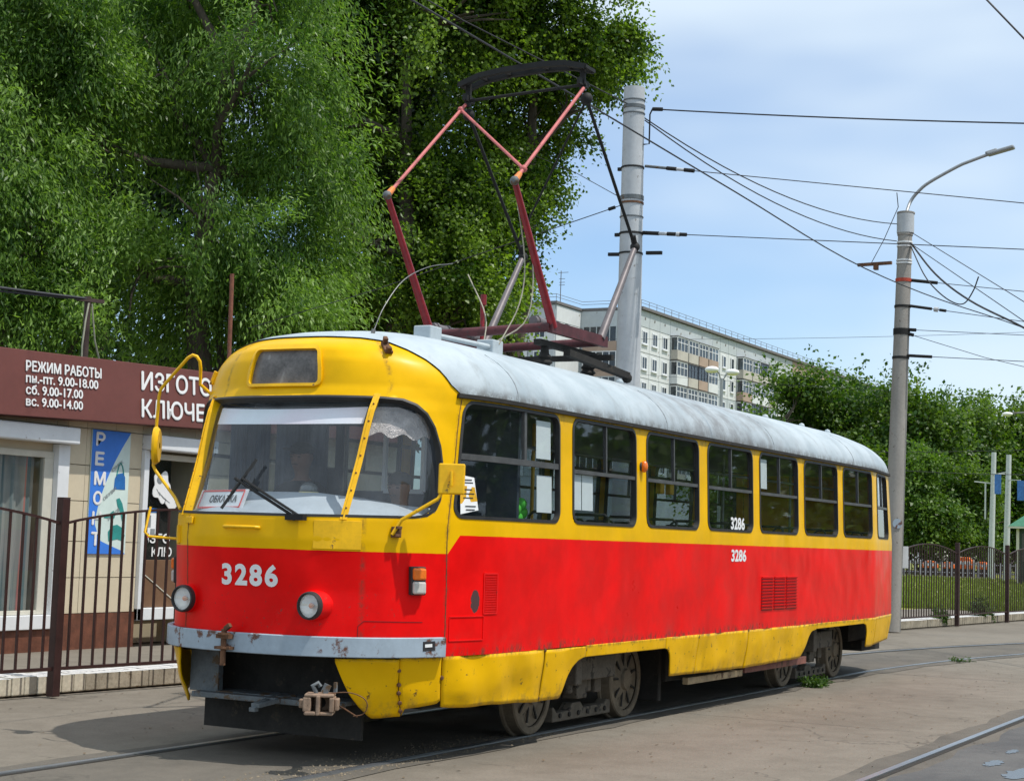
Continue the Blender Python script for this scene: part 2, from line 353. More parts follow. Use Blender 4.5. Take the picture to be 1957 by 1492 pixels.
def text_verts(s, size, bold=0., sx=1., space=1.):
    cu = bpy.data.curves.new('lettering', 'FONT'); cu.body = s; cu.size = size; cu.offset = bold*size; cu.space_character = space; cu.resolution_u = 4
    o = bpy.data.objects.new('lettering', cu); COL.objects.link(o); dg = bpy.context.evaluated_depsgraph_get()
    me = bpy.data.meshes.new_from_object(o.evaluated_get(dg)); V = np.array([v.co[:] for v in me.vertices]); F = [tuple(p.vertices) for p in me.polygons]
    bpy.data.objects.remove(o); bpy.data.curves.remove(cu); bpy.data.meshes.remove(me)
    V[:, 0] *= sx; return V, F
def text(name, s, size, o, ux, uy, mat, parent, bold=.0, sx=1., h=None, w=None, lift=.003, space=1., fat=0.):
    """flat print: lower left corner o, writing direction ux, up uy; h and w fix the box of the letters"""
    V, F = text_verts(s, size, bold, sx, space)
    lo = V.min(0); hi = V.max(0)
    if h: V[:, 1] = (V[:, 1]-lo[1])*h/(hi[1]-lo[1])
    else: V[:, 1] -= lo[1]*0
    V[:, 0] = (V[:, 0]-lo[0])*((w/(hi[0]-lo[0])) if w else 1.)
    ux = Vector(ux).normalized(); uy = Vector(uy).normalized(); n = ux.cross(uy); o = Vector(o)
    mb = MB(); mb.add([o+ux*v[0]+uy*v[1]+n*lift for v in V], F)
    for i, (a, b) in enumerate(((fat, 0), (-fat, 0), (0, fat), (0, -fat)) if fat else ()): mb.add([o+ux*(v[0]+a)+uy*(v[1]+b)+n*(lift-.0008*(i+1)) for v in V], F)
    return mb.build(name, mat, parent)
# ------------------------------------------------------------------ tram: body surface, s = length along the plan outline from the nose (s > 0 left side), z = height
def _plan():
    th = np.linspace(0, PI/2, 400); t = np.sin(th)
    P = np.concatenate([np.stack([1.8*(1-np.clip(1-t**2.5, 0, 1)**.4), 1.25*t], 1),
        np.array([[2.2, 1.25], [11.0, 1.25], [11.45, 1.25], [11.55, 1.245], [11.7, 1.228], [13.0, 1.06], [13.25, .99], [13.45, .86], [13.6, .66], [13.7, .4], [13.74, .2], [13.75, 0]])])
    return np.concatenate([[0], np.cumsum(np.hypot(*np.diff(P, axis=0).T))]), P
PS, PP = _plan(); SMAX = PS[-1]
X0 = np.array([(.28, .22), (.5, .08), (.75, 0), (1.2, 0), (1.55, -.03), (1.70, -.02), (1.85, .04), (2.1, .135), (2.35, .21), (2.5, .265), (2.57, .315), (2.66, .355), (2.85, .375), (2.93, .40), (2.97, .44), (3.0, .49), (3.05, .62), (3.10, .85), (3.14, 1.15), (3.17, 1.75)])
RX = np.array([(.3, .12), (.8, 0), (1.7, 0), (2.6, .2), (2.8, .32), (3.0, .62), (3.1, 1.0), (3.17, 1.7)])
ZG, ZT, WT = 2.62, 3.17, 1.22
def wz(z):
    z = np.asarray(z, float)
    w = np.where(z < 1.7, 1.25, 1.25-.03*np.clip((z-1.7)/.92, 0, 1))
    w = np.where(z < .78, 1.25-.05*((.78-z)/.4).clip(0, 1.3)**1.5, w)
    t = np.clip((z-ZG)/(ZT-ZG), 0, 1); return np.where(z > ZG, WT*np.clip(1-t**2.1, 0, 1)**(1/2.1), w)
def S(s, z):
    s, z = np.broadcast_arrays(np.asarray(s, float), np.asarray(z, float)); a = np.abs(s)
    xb = np.interp(a, PS, PP[:, 0]); yb = np.interp(a, PS, PP[:, 1])
    x = xb+np.interp(z, X0[:, 0], X0[:, 1])*np.clip(1-xb/1.8, 0, 1)-np.interp(z, RX[:, 0], RX[:, 1])*np.clip((xb-11.45)/2.3, 0, 1)
    return np.stack([x, -np.sign(s)*yb*wz(z)/1.25, z], -1)
def SN(s, z):
    e = 2e-3; a = S(np.asarray(s)+e, z)-S(np.asarray(s)-e, z); b = S(s, np.asarray(z)+e)-S(s, np.asarray(z)-e)
    n = np.cross(a, b); return n/np.maximum(np.linalg.norm(n, axis=-1, keepdims=True), 1e-9)
def SO(s, z, off=0.): return S(s, z)+SN(s, z)*off
def rrect(s0, s1, z0, z1, r, k=7):
    P = []
    for cx, cz, a0 in ((s1-r, z1-r, 0), (s0+r, z1-r, 90), (s0+r, z0+r, 180), (s1-r, z0+r, 270)):
        for i in range(k+1): a = math.radians(a0+90*i/k); P.append((cx+r*math.cos(a), cz+r*math.sin(a)))
    return np.array(P)
def resample(P, d):
    Q = np.vstack([P, P[:1]]); L = np.hypot(*np.diff(Q, axis=0).T); c = np.concatenate([[0], np.cumsum(L)]); t = np.arange(0, c[-1], d)
    return np.stack([np.interp(t, c, Q[:, 0]), np.interp(t, c, Q[:, 1])], 1)
def inside(P, X, Y):
    r = np.zeros(X.shape, bool); n = len(P)
    for i in range(n):
        x0, y0 = P[i]; x1, y1 = P[(i+1) % n]
        if y0 == y1: continue
        c = ((y0 > Y) != (y1 > Y)) & (X < (x1-x0)*(Y-y0)/(y1-y0)+x0); r ^= c
    return r
def skin(name, mat, parent, ss, zlo, zhi, nz, holes=(), keep=None, off=0., thick=0., wob=0.):
    """part of the body shell: columns at ss, rows from zlo(s) to zhi(s); holes are cut along their outlines, keep trims to an outline"""
    ss = np.asarray(ss, float); fl = lambda f: f(ss) if callable(f) else np.full(len(ss), float(f))
    A = fl(zlo); B = fl(zhi); t = np.linspace(0, 1, nz) if not hasattr(nz, '__len__') else np.asarray(nz)
    SS = np.repeat(ss[:, None], len(t), 1); ZZ = A[:, None]+(B-A)[:, None]*t[None]
    ok = np.ones((len(ss)-1, len(t)-1), bool); cell = np.median(np.diff(ss)); cz = np.median(np.diff(ZZ, axis=1)); tol = .55*max(cell, cz)
    outs = [(resample(np.asarray(h), .004), False) for h in holes]+([(resample(np.asarray(keep), .004), True)] if keep is not None else [])
    for P, isk in outs:
        lo = P.min(0)-tol; hi = P.max(0)+tol; I = np.argwhere((SS > lo[0]) & (SS < hi[0]) & (ZZ > lo[1]) & (ZZ < hi[1]))
        Q = np.stack([SS[I[:, 0], I[:, 1]], ZZ[I[:, 0], I[:, 1]]], 1)
        for k in range(0, len(Q), 2000):
            d = np.hypot(Q[k:k+2000, None, 0]-P[None, :, 0], Q[k:k+2000, None, 1]-P[None, :, 1]); j = d.argmin(1); m = d.min(1) < tol
            ii = I[k:k+2000][m]; SS[ii[:, 0], ii[:, 1]] = P[j[m], 0]; ZZ[ii[:, 0], ii[:, 1]] = P[j[m], 1]
        cs = (SS[:-1, :-1]+SS[1:, :-1]+SS[:-1, 1:]+SS[1:, 1:])/4; czz = (ZZ[:-1, :-1]+ZZ[1:, :-1]+ZZ[:-1, 1:]+ZZ[1:, 1:])/4
        r = inside(P, cs, czz); ok &= (r if isk else ~r)
    V = SO(SS, ZZ, off)
    if wob:
        ph = np.sin(SS*5.1+1.3)*np.sin(ZZ*9.7)+.6*np.sin(SS*13.+ZZ*7.)+.4*np.sin(SS*2.3-ZZ*17.); V = V+SN(SS, ZZ)*(wob*ph)[..., None]
    n, m = SS.shape; idx = np.arange(n*m).reshape(n, m)
    Q = np.stack([idx[:-1, :-1], idx[1:, :-1], idx[1:, 1:], idx[:-1, 1:]], -1)[ok]
    used = np.unique(Q); mp_ = np.full(n*m, -1); mp_[used] = np.arange(len(used))
    Vf = V.reshape(-1, 3)[used]; Q = mp_[Q]; c = (Vf.min(0)+Vf.max(0))/2
    me = fast_mesh(name, Vf-c, Q, mat, True); uvl = me.uv_layers.new(name='UVMap')
    uv = np.stack([SS.reshape(-1)[used], ZZ.reshape(-1)[used]], 1)[Q.ravel()]; uvl.data.foreach_set('uv', uv.astype(np.float32).ravel())
    root = Vector((0, 0, 0)); p = parent
    while p is not None: root += p.location; p = p.parent
    o = link(name, me, parent, Vector(c)-root)
    if thick: sm = o.modifiers.new('thickness', 'SOLIDIFY'); sm.thickness = thick; sm.offset = -1
    return o
def ring(name, mat, parent, P, w, out=.008, dep=.03, d=.03, label=None):
    """window surround along outline P, w wide inwards"""
    P = resample(np.asarray(P), d); c = P.mean(0); n = len(P); T = np.roll(P, -1, 0)-np.roll(P, 1, 0); N = np.stack([-T[:, 1], T[:, 0]], 1); N /= np.linalg.norm(N, axis=1)[:, None]
    N *= np.sign(((c-P)*N).sum(1).mean())
    I = P+N*w; O = P-N*.006
    R = [SO(O[:, 0], O[:, 1], out), SO(I[:, 0], I[:, 1], out+.003), SO(I[:, 0], I[:, 1], -dep), SO(O[:, 0], O[:, 1], -dep)]
    mb = MB(); fs = []
    for k in range(4):
        for i in range(n): j = (i+1) % n; fs.append((k*n+i, k*n+j, ((k+1) % 4)*n+j, ((k+1) % 4)*n+i))
    mb.add(np.concatenate(R), fs); return mb.build(name, mat, parent, 40, label=label)
def strip(mb, pts, w, off0, off1, mi=0):
    """bar lying along the shell from (s,z) to (s,z)"""
    pts = np.array(pts, float); k = max(2, int(np.hypot(*(pts[-1]-pts[0]))/.06)+1); L = np.concatenate([[0], np.cumsum(np.hypot(*np.diff(pts, axis=0).T))])
    t = np.linspace(0, L[-1], k); P = np.stack([np.interp(t, L, pts[:, 0]), np.interp(t, L, pts[:, 1])], 1)
    T = np.gradient(P, axis=0); N = np.stack([-T[:, 1], T[:, 0]], 1); N /= np.linalg.norm(N, axis=1)[:, None]; A = P+N*w/2; B = P-N*w/2
    R = [SO(A[:, 0], A[:, 1], off1), SO(B[:, 0], B[:, 1], off1), SO(B[:, 0], B[:, 1], off0), SO(A[:, 0], A[:, 1], off0)]; V = np.concatenate(R); fs = []
    for q in range(4):
        for i in range(k-1): fs.append((q*k+i, q*k+i+1, ((q+1) % 4)*k+i+1, ((q+1) % 4)*k+i))
    fs += [(0, k, 2*k, 3*k), (k-1, 2*k-1, 3*k-1, 4*k-1)]
    mb.add(V, fs, mi); return mb
T = thing('tram', 'red and yellow single car tram with raised pantograph numbered 3286', 'tram', (6.9, 0, 0))
# --- shell
HOLE_F = [(0, 1.712), (.40, 1.712), (.80, 1.718), (1.25, 1.725), (1.36, 1.742), (1.43, 1.785), (1.462, 1.86), (1.462, 1.99), (1.44, 2.12), (1.405, 2.24), (1.33, 2.38), (1.24, 2.475), (1.13, 2.535), (1.0, 2.568), (.84, 2.575), (.4, 2.575), (0, 2.572)]
HOLE_F = np.array(HOLE_F+[(-a, b) for a, b in HOLE_F[::-1][1:-1]])
WIN = [(1.60, 3.15), (3.385, 4.665), (4.895, 6.155), (6.385, 7.665), (7.875, 9.14), (9.36, 10.625), (10.85, 12.10), (12.42, 13.42)]
WZ0, WZ1 = 1.738, 2.588
holes = [rrect(a, b, WZ0+.004*i, WZ1+.006, .10) for i, (a, b) in enumerate(WIN)]
DEST = rrect(-.318, .318, 2.660, 2.925, .045)
def zbrow(s): return np.interp(np.abs(s), [0, .3, .7, .97, 1.15, 1.273, 1.36, 1.43, 1.56], [3.028, 3.028, 3.02, 2.998, 2.935, 2.866, 2.79, 2.70, 2.622])
SF = 1.56
rows_f = np.concatenate([np.linspace(0, 1, 118)])
skin('front_panel', MATS['tram_paint'].name, T, np.linspace(-SF, SF, 161), .765, zbrow, rows_f, [HOLE_F, DEST])
rear_s = SMAX-.9
side_cols = np.concatenate([np.arange(SF+.006, 13.72, .024)])
skin('side_panel', 'tram_paint', T, side_cols, .752, 2.625, 76, holes)
skin('side_panel', 'tram_paint', T, -side_cols[::-1], .752, 2.625, 76, [np.stack([-h[:, 0], h[:, 1]], 1) for h in holes])
RS = np.concatenate([np.linspace(13.72, SMAX, 30), ])
rear_hole = rrect(14.35, SMAX-.0001, 1.75, 2.5, .05)
skin('rear_panel', 'tram_paint', T, RS, .752, 2.625, 60)
skin('rear_panel', 'tram_paint', T, -RS[::-1], .752, 2.625, 60)
rt = np.sin(np.linspace(0, PI/2, 26))
zr = lambda s: np.where(np.abs(s) < SF, zbrow(s), 2.627)
roof_s = np.concatenate([np.linspace(0, 3, 70), np.linspace(3.1, 11.3, 60), np.linspace(11.4, SMAX, 50)])
roof_s = np.concatenate([-roof_s[::-1][:-1], roof_s])
skin('roof', 'roof_paint', T, roof_s, zr, ZT, rt, off=.012)
mb = MB(); strip(mb, [(SF-.06, 2.624), (13.8, 2.626)], .03, 0, .030); strip(mb, [(-13.8, 2.626), (-SF+.06, 2.624)], .03, 0, .030); mb.build('gutter', 'under_dark', T)
for s in np.arange(1.85, 13.2, 2.97): strip(MB(), [(s+.55, 2.64), (s+.55, 3.0)], .016, .010, .016).build('roof_seam', 'roof_paint', T)
# seams and rivet lines of the sheet metal
for q in ([(1.560, .76), (1.560, 2.60)], [(-.60, .9), (-.60, 1.69)]): strip(MB(), q, .006, -.004, .0022).build('panel_seam', 'rust', T)
mb = MB()
strip(mb, [(.86, .89), (.86, 1.0), (1.35, .995)], .004, 0, .003)
for a, b, c, d in ((1.60, 1.98, 1.03, .86),): 
    m2 = MB()
    for q in (((a, c), (b, c)), ((a, d), (b, d)), ((a, c), (a, d)), ((b, c), (b, d))): strip(m2, q, .006, 0, .006)
    m2.build('hatch', 'red_part', T)
mb.build('panel_seam', 'grille_back' if 'grille_back' in MATS else plain('grille_back', (.13, .006, .008), .6).name, T)
# --- windscreen
ring('windscreen_gasket', 'gasket', T, HOLE_F, .011, .003, .06, .02)
GO = -.05
shrink = lambda P, k: np.stack([P[:, 0]*(1-k/1.46), (P[:, 1]-2.14)*(1-k/.43)+2.14], 1)
fs = shrink(HOLE_F, .012)
pane_r = np.array([(.755, 1.70), (1.6, 1.70), (1.6, 2.62), (.80, 2.62)])
def clip_half(P, sgn):
    return None
gs = np.linspace(-1.5, 1.5, 121)
def windscreen(name, lo, hi):
    ss_ = np.linspace(lo, hi, 40)
    return skin(name, 'cab_glass', T, ss_, 1.69, 2.60, 38, keep=fs, off=GO)
windscreen('windscreen', -.775, .775); windscreen('side_windscreen', .775, 1.52); windscreen('side_windscreen', -1.52, -.775)
for sg in (1, -1):
    mb = MB(); strip(mb, [(sg*.738, 1.695), (sg*.79, 2.60)], .050, -.055, .004); strip(mb, [(sg*.738, 1.695), (sg*.79, 2.60)], .012, .004, .012)
    d_ = mb.build('windscreen_divider', 'yellow_part', T)
    mb = MB()
    for k in range(7):
        t = (k+.5)/7; mb.ball(SO(sg*(.738+.052*t), 1.71+.87*t, .012), .008, 6)
    mb.build('bolt', 'rust', d_)
# destination box
ring('destination_frame', 'yellow_part', T, rrect(-.335, .335, 2.645, 2.94, .05), .022, .022, .03, .02)
skin('destination_glass', plain('dest_glass', (.13, .12, .115), .35, var=.5, scale=7, bump=.25, spots=.3, spot_col=(.26, .25, .24), spot_scale=5).name, T, np.linspace(-.318, .318, 20), 2.66, 2.925, 10, off=-.010)
# --- side windows
for sgn in (1, -1):
    for i, (a, b) in enumerate(WIN):
        P = rrect(a, b, WZ0+.004*i, WZ1+.006, .10); P = np.stack([P[:, 0]*sgn, P[:, 1]], 1)
        fr = ring('window_frame', 'gasket', T, P, .019, .006, .035, .03)
        mid = (a+b)/2; zm = 2.165 if i else 2.185; vm = mid if i else a+.62*(b-a)
        if i: vm = a+.52*(b-a)
        zb = WZ0+.004*i+.018; zt = WZ1-.012
        if sgn > 0:
            mb = MB(); strip(mb, [(a+.02, zm), (b-.02, zm)], .030 if i else .045, -.03, .002); strip(mb, [(vm, zm), (vm, zt+.006)], .022 if i else .04, -.028, .0); mb.build('mullion', 'mullion', fr)
            for q0, q1, y0, y1, out in ((a+.012, b-.012, zb-.008, zm, -.020), (a+.012, vm, zm, zt+.008, -.016), (vm, b-.012, zm, zt+.008, -.022)):
                k = np.linspace(q0, q1, 5)
                V = []; mb = MB()
                for j in range(4):
                    mb.add([SO(k[j], y0, out), SO(k[j+1], y0, out), SO(k[j+1], y1, out), SO(k[j], y1, out)], [(0, 1, 2, 3)])
                mb.build('pane', 'side_glass', fr)
        else:
            mb = MB(); strip(mb, [(-b+.02, zm), (-a-.02, zm)], .030, -.03, .002); strip(mb, [(-vm, zm), (-vm, zt)], .02, -.03, .0); mb.build('mullion', 'mullion', fr)
            mb = MB(); mb.add([SO(-q, z, -.02) for q, z in ((a+.01, zb), (b-.01, zb), (b-.01, zt), (a+.01, zt))], [(0, 1, 2, 3)]); mb.build('pane', 'off_glass', fr)
# --- skirts
def skirt(s0, s1, zb, zt=.738, sg=1, n=None, wob=.004, off=.004):
    ss = np.linspace(s0, s1, n or max(6, int(abs(s1-s0)/.035))); 
    if sg < 0: ss = -ss[::-1]
    return skin('skirt_panel', 'skirt_paint', T, ss, (lambda s: zb(np.abs(s))) if callable(zb) else zb, zt, 14, off=off, thick=.012, wob=wob)
ip = lambda xs, ys: (lambda s: np.interp(s, xs, ys))
for sg in (1, -1):
    skirt(.71, 1.165, ip([.71, .74, .78, .84, .90, .93, 1.165], [.715, .62, .52, .42, .345, .325, .330]), .74, sg, 18, .012)
    skirt(1.172, 1.535, ip([1.17, 1.2, 1.5, 1.54], [.335, .385, .415, .44]), .752, sg, 12, .005)
    skirt(1.55, 2.953, ip([1.5, 1.62, 2.2, 2.95], [.392, .378, .372, .345]), .750, sg, None, .011)
    skirt(2.976, 3.70, ip([2.96, 3.32, 3.36, 3.42, 3.50, 3.58, 3.66, 3.70], [.345, .345, .40, .50, .585, .635, .655, .657]), .744, sg, 26, .006)
    skirt(3.712, 5.40, .657, .752, sg, None, .002)
    skirt(5.412, 6.20, ip([5.40, 5.47, 5.52, 5.56, 5.60, 6.2], [.655, .645, .60, .52, .395, .385]), .755, sg, 30, .004)
    skirt(6.21, 7.565, ip([6.2, 7.57], [.385, .365]), .753, sg, None, .007)
    skirt(7.585, 9.84, ip([7.58, 9.38, 9.42, 9.60, 9.70, 9.84], [.365, .385, .42, .60, .67, .69]), .754, sg, 60, .006)
    skirt(9.852, 11.75, ip([9.85, 11.75], [.695, .70]), .757, sg, None, .002)
    skirt(11.762, 12.36, ip([11.76, 11.88, 11.95, 11.96, 11.93, 12.0], [.70, .68, .58, .44, .42, .40]), .76, sg, 24, .003)
    skirt(12.378, 13.75, ip([12.3, 13.75], [.41, .43]), .765, sg, None, .002)
mb = MB()
for s_, z_ in ((2.963, .745), (2.963, .37), (3.705, .72), (6.205, .73), (7.575, .75), (1.168, .50), (1.168, .56), (1.168, .43), (1.168, .66), (1.168, .37), (1.545, .6)): mb.lathe(SO(s_, z_, -.004), SN(s_, z_), [(0, .016), (.012, .014), (.014, 0)], 8)
mb.build('skirt_bolt', 'rust', T)
# --- bumper
bs = np.linspace(-1.535, 1.535, 120); zt_ = np.full(120, .890); zb_ = np.full(120, .752); mb = MB()
R = [SO(bs, zb_, .008), SO(bs, zb_, .050), SO(bs, zt_, .050), SO(bs, zt_, .008)]; fsq = []
for q in range(4):
    for i in range(119): fsq.append((q*120+i, q*120+i+1, ((q+1) % 4)*120+i+1, ((q+1) % 4)*120+i))
fsq += [(0, 120, 240, 360), (119, 239, 359, 479)]
mb.add(np.concatenate(R), fsq); bump = mb.build('bumper', 'grey_paint', T, 30, bevel=.006)
mb = MB(); strip(mb, [(1.33, .83), (1.43, .833)], .065, .049, .053); bd = mb.build('plate', 'black_print', bump)
mb = MB(); strip(mb, [(1.345, .833), (1.405, .836)], .022, .053, .0545); mb.build('plate_lettering', 'white_print', bump)
mb = MB(); c = Vector(SO(-.08, .82, .09)); mb.tube([c+Vector((0, 0, .09)), c+Vector((0, 0, -.16))], .020, 10); mb.tube([c+Vector((0, 0, .065)), c+Vector((0, 0, .05))], .045, 12); mb.tube([c+Vector((0, 0, -.03)), c+Vector((0, 0, -.045))], .045, 12)
mb.bar(c+Vector((.06, 0, .04)), c+Vector((-.02, 0, .04)), .11, .03); mb.bar(c+Vector((.06, 0, -.04)), c+Vector((-.02, 0, -.04)), .13, .02); mb.bar(c+Vector((0, -.01, .09)), c+Vector((0, -.05, .12)), .03, .03)
mb.build('tow_pin', 'rust', bump, 40)
# --- head lamps, indicators
for sg in (1, -1):
    y = -sg*.549; mb = MB(); mb.lathe((.16, y, 1.098), (-1, 0, 0), [(-.12, .115), (0, .110), (.07, .103), (.115, .098), (.118, .09)], 28)
    hd = mb.build('headlight', 'red_part', T, 40)
    mb = MB(); mb.lathe((.055, y, 1.098), (-1, 0, 0), [(-.02, .096), (.03, .098), (.05, .094), (.056, .086), (.05, .081), (.02, .081)], 32); mb.build('bezel', 'gasket', hd, 40)
    mb = MB(); mb.lathe((.055, y, 1.098), (-1, 0, 0), [(-.015, .012), (-.005, .045), (.012, .072), (.032, .0825)], 28); mb.build('reflector', 'chrome', hd, 60)
    mb = MB(); mb.ball((.045, y, 1.098), .020, 10); mb.build('bulb', 'amber', hd, 60)
    mb = MB(); mb.lathe((.055, y, 1.098), (-1, 0, 0), [(.034, .0825), (.046, .055), (.050, .02), (.051, 0)], 28); mb.build('lens', glass_mat('lens_glass', (.98, .98, .97), .30, (.95, .95, .93), .03, (1, 1, 1), .12).name, hd, 60)  # white veil in the lens colour stands in for the reflector's gleam
    s0 = sg*1.284
    mb = MB(); strip(mb, [(s0, 1.185), (s0, 1.385)], .118, 0, .045); il = mb.build('indicator', 'gasket', T, bevel=.008)
    mb = MB(); strip(mb, [(s0, 1.292), (s0, 1.375)], .100, .02, .068); mb.build('amber_lens', 'amber', il, bevel=.014)
    mb = MB(); strip(mb, [(s0, 1.193), (s0, 1.282)], .100, .02, .066); mb.build('clear_lens', 'lamp_clear', il, bevel=.014)
mb = MB(); c = SO(4.78, 2.275, 0); mb.lathe(c, SN(4.78, 2.275), [(-.01, .04), (.015, .04), (.02, .036)], 14); mk = mb.build('side_marker', 'gasket', T, 40)
mb = MB(); mb.ball(SO(4.78, 2.275, .03), .036, 12, sc=(1, .9, 1.5)); mb.build('amber_lens', 'amber', mk, 60)
# --- handles, brackets, panels on the nose
mb = MB(); p = [SO(s, 1.62, o) for s, o in ((-.16, 0), (-.15, .035), (0, .04), (.12, .035), (.13, 0))]; mb.tube(p, .012, 8); mb.build('grab_handle', 'yellow_part', T, 50)
mb = MB(); strip(mb, [(.538, 1.588), (.87, 1.588)], .198, .001, .005); mb.build('cover_plate', 'yellow_part', T, bevel=.004)
mb = MB(); strip(mb, [(-.52, 1.66), (-.62, 1.66)], .05, .002, .02); mb.build('hinge', 'yellow_part', T, bevel=.004)
for s_, z_, r_ in ((.93, 2.935, .0), (1.115, 1.62, 0.)):
    mb = MB(); strip(mb, [(s_-.035, z_), (s_+.035, z_)], .075, .004, .03); strip(mb, [(s_-.02, z_+.03), (s_+.02, z_+.03)], .02, .03, .07); strip(mb, [(s_-.02, z_-.025), (s_+.02, z_-.025)], .02, .03, .06); mb.build('bracket', 'rust', T, bevel=.004)
mb = MB(); strip(mb, [(-1.03, 2.70), (-1.03, 2.80)], .035, 0, .03); mb.build('bracket', 'yellow_part', T, bevel=.006)
# number prints follow the shell
def shell_text(name, s, s0, s1, z0, z1, bold=.03, sx=.6, off=.004, mat='white_print', space=1.):
    V, F = text_verts(s, 1., bold, 1., space); lo = V.min(0); hi = V.max(0)
    u = s0+(V[:, 0]-lo[0])/(hi[0]-lo[0])*(s1-s0); z = z0+(V[:, 1]-lo[1])/(hi[1]-lo[1])*(z1-z0)
    mb = MB(); mb.add(SO(u, z, off), F); return mb.build(name, mat, T)
shell_text('fleet_number', '3286', -.19, .285, 1.213, 1.368, .04, space=1.22)
shell_text('fleet_number', '3286', 7.03, 7.46, 1.448, 1.572, .034, space=1.02)
shell_text('window_number', '3286', 7.05, 7.45, 1.768, 1.895, .034, off=-.012, space=1.02)
# side grilles
mb = MB(); fsr = MB()
for k in range(3):
    a = 7.945+k*.395; strip(fsr, [(a, 1.115), (a+.36, 1.115)], .345, -.002, .003)
fsr.build('grille_recess', plain('grille_back', (.13, .006, .008), .6).name, T)
for k in range(3):
    a = 7.945+k*.395
    for j in range(11):
        z = .957+j*.0325; m2 = MB(); m2.add([SO(a, z-.008, .004), SO(a+.36, z-.008, .004), SO(a+.36, z+.010, .022), SO(a, z+.010, .022), SO(a, z+.012, .004), SO(a+.36, z+.012, .004)], [(0, 1, 2, 3), (3, 2, 5, 4), (0, 3, 4), (1, 5, 2)]); m2.build('louver', 'red_part', T)
mb = MB()
for j in range(15):
    z = 1.065+j*.018; strip(mb, [(1.985, z), (2.14, z)], .007, .001, .008)
for q in (((1.975, 1.05), (1.975, 1.34)), ((2.15, 1.05), (2.15, 1.34)), ((1.975, 1.05), (2.15, 1.05)), ((1.975, 1.34), (2.15, 1.34))): strip(mb, q, .012, .001, .007)
mb.build('vent_grille', 'red_part', T)
# --- mirrors
mb = MB(); mb.tube([SO(-1.0, 2.62, -.02), (.60, .95, 2.70), (.55, .915, 2.82), (.53, .91, 2.87), (.51, .925, 2.905), (.5, .955, 2.915), (.5, 1.00, 2.895), (.5, 1.22, 2.69), (.5, 1.252, 2.655), (.5, 1.265, 2.60), (.5, 1.285, 2.12), (.5, 1.285, 2.07), (.5, 1.26, 2.03), (.5, 1.06, 1.83), SO(-.92, 1.74, .0)], .013, 8); ma = mb.build('mirror_arm', 'yellow_part', T, 60)
mb = MB(); mb.lathe((.44, 1.215, 2.22), (-.50, .86, 0), [(-.025, .02), (-.025, .10), (0, .118), (.02, .112), (.022, 0)], 28); q = mb.build('mirror', 'yellow_part', ma, 40); q.scale = (1, 1, 1.25)
mb = MB(); mb.tube([(.5, 1.28, 2.22), (.43, 1.21, 2.22)], .018, 8); mb.build('clamp', 'grey_worn', ma, 40)
mb = MB(); mb.tube([SO(1.08, 1.60, .03), SO(1.13, 1.70, .06), (.50, -1.26, 1.86), (.55, -1.30, 1.97), (.57, -1.30, 2.03)], .013, 8); mb.build('mirror_arm', 'yellow_part', T, 60)
mb = MB(); 
c = Vector((.56, -1.33, 2.0)); nrm = Vector((-.86, -.42, .05)).normalized(); ax = nrm.cross(Vector((0, 0, 1))).normalized(); up_ = ax.cross(nrm)
def slab(mb, c, ax, up, n, w, h, t): P = [c+ax*a*w/2+up*b*h/2 for a, b in ((-1, -1), (1, -1), (1, 1), (-1, 1))]; return mb.prism(P, n*t)
slab(mb, c, ax, up_, nrm, .185, .215, .03); m_ = mb.build('mirror', 'yellow_part', T, bevel=.01)
mb = MB(); mb.tube([c+nrm*.045+up_*.05, c+nrm*.05, c+nrm*.045-up_*.05], .012, 8); mb.build('clamp', 'yellow_part', m_, 50)
mb = MB(); mb.tube([SO(-.86, 1.52, 0), (.18, 1.02, 1.53), (.2, 1.08, 1.56), (.25, 1.08, 1.75)], .010, 8); mb.build('grab_handle', 'yellow_part', T, 50)
mb = MB(); strip(mb, [(-.78, 1.49), (-.80, 1.62)], .035, .0, .02); mb.build('hinge', 'yellow_part', T)
# --- wipers
mb = MB(); a = Vector(SO(.40, 1.70, .02)); b = Vector(SO(-.15, 1.95, .04)); mb.tube([a, b], .011, 6); mb.tube([a+Vector((-.01, -.04, .01)), b+Vector((0, -.06, .0))], .010, 6); mb.ball(a, .03, 8); mb.bar(a+Vector((0, .06, -.005)), a-Vector((0, .09, .005)), .05, .04)
wp = mb.build('wiper', 'black_iron', T, 50)
mb = MB(); mb.bar(Vector(SO(-.215, 1.74, .02)), Vector(SO(-.03, 2.10, .012)), .022, .022); mb.bar(Vector(SO(-.16, 1.85, .03)), Vector(SO(-.08, 2.0, .02)), .05, .012); mb.build('blade', 'gasket', wp)
# ------------------------------------------------------------------ tram: running gear and nose underside
def wheel(x, y, sg):
    mb = MB(); mb.lathe((x, y, .35), (0, sg, 0), [(-.06, .10), (-.06, .31), (-.03, .31), (-.025, .375), (-.005, .37), (.0, .352), (.085, .345), (.095, .335), (.095, .285), (.080, .280)], 40)
    w = mb.build('wheel', 'wheel_iron', T, 35)
    mb = MB(); mb.lathe((x, y, .35), (0, sg, 0), [(.02, .285), (.068, .278), (.055, .20), (.085, .10), (.11, .09), (.115, 0)], 32); hub = mb.build('wheel_disc', 'wheel_iron', w, 35)
    mb = MB()
    for k in range(9):
        a = 2*PI*k/9+.3; d = Vector((math.cos(a), 0, math.sin(a))); mb.bar(Vector((x, y+sg*.072, .35))+d*.12, Vector((x, y+sg*.078, .35))+d*.25, .018, .012, up=(0, 1, 0))
    mb.build('spoke', 'under_dark', w)
for x in (2.86, 4.74, 9.22, 11.18):
    for sg in (-1, 1): wheel(x, sg*.745, sg)
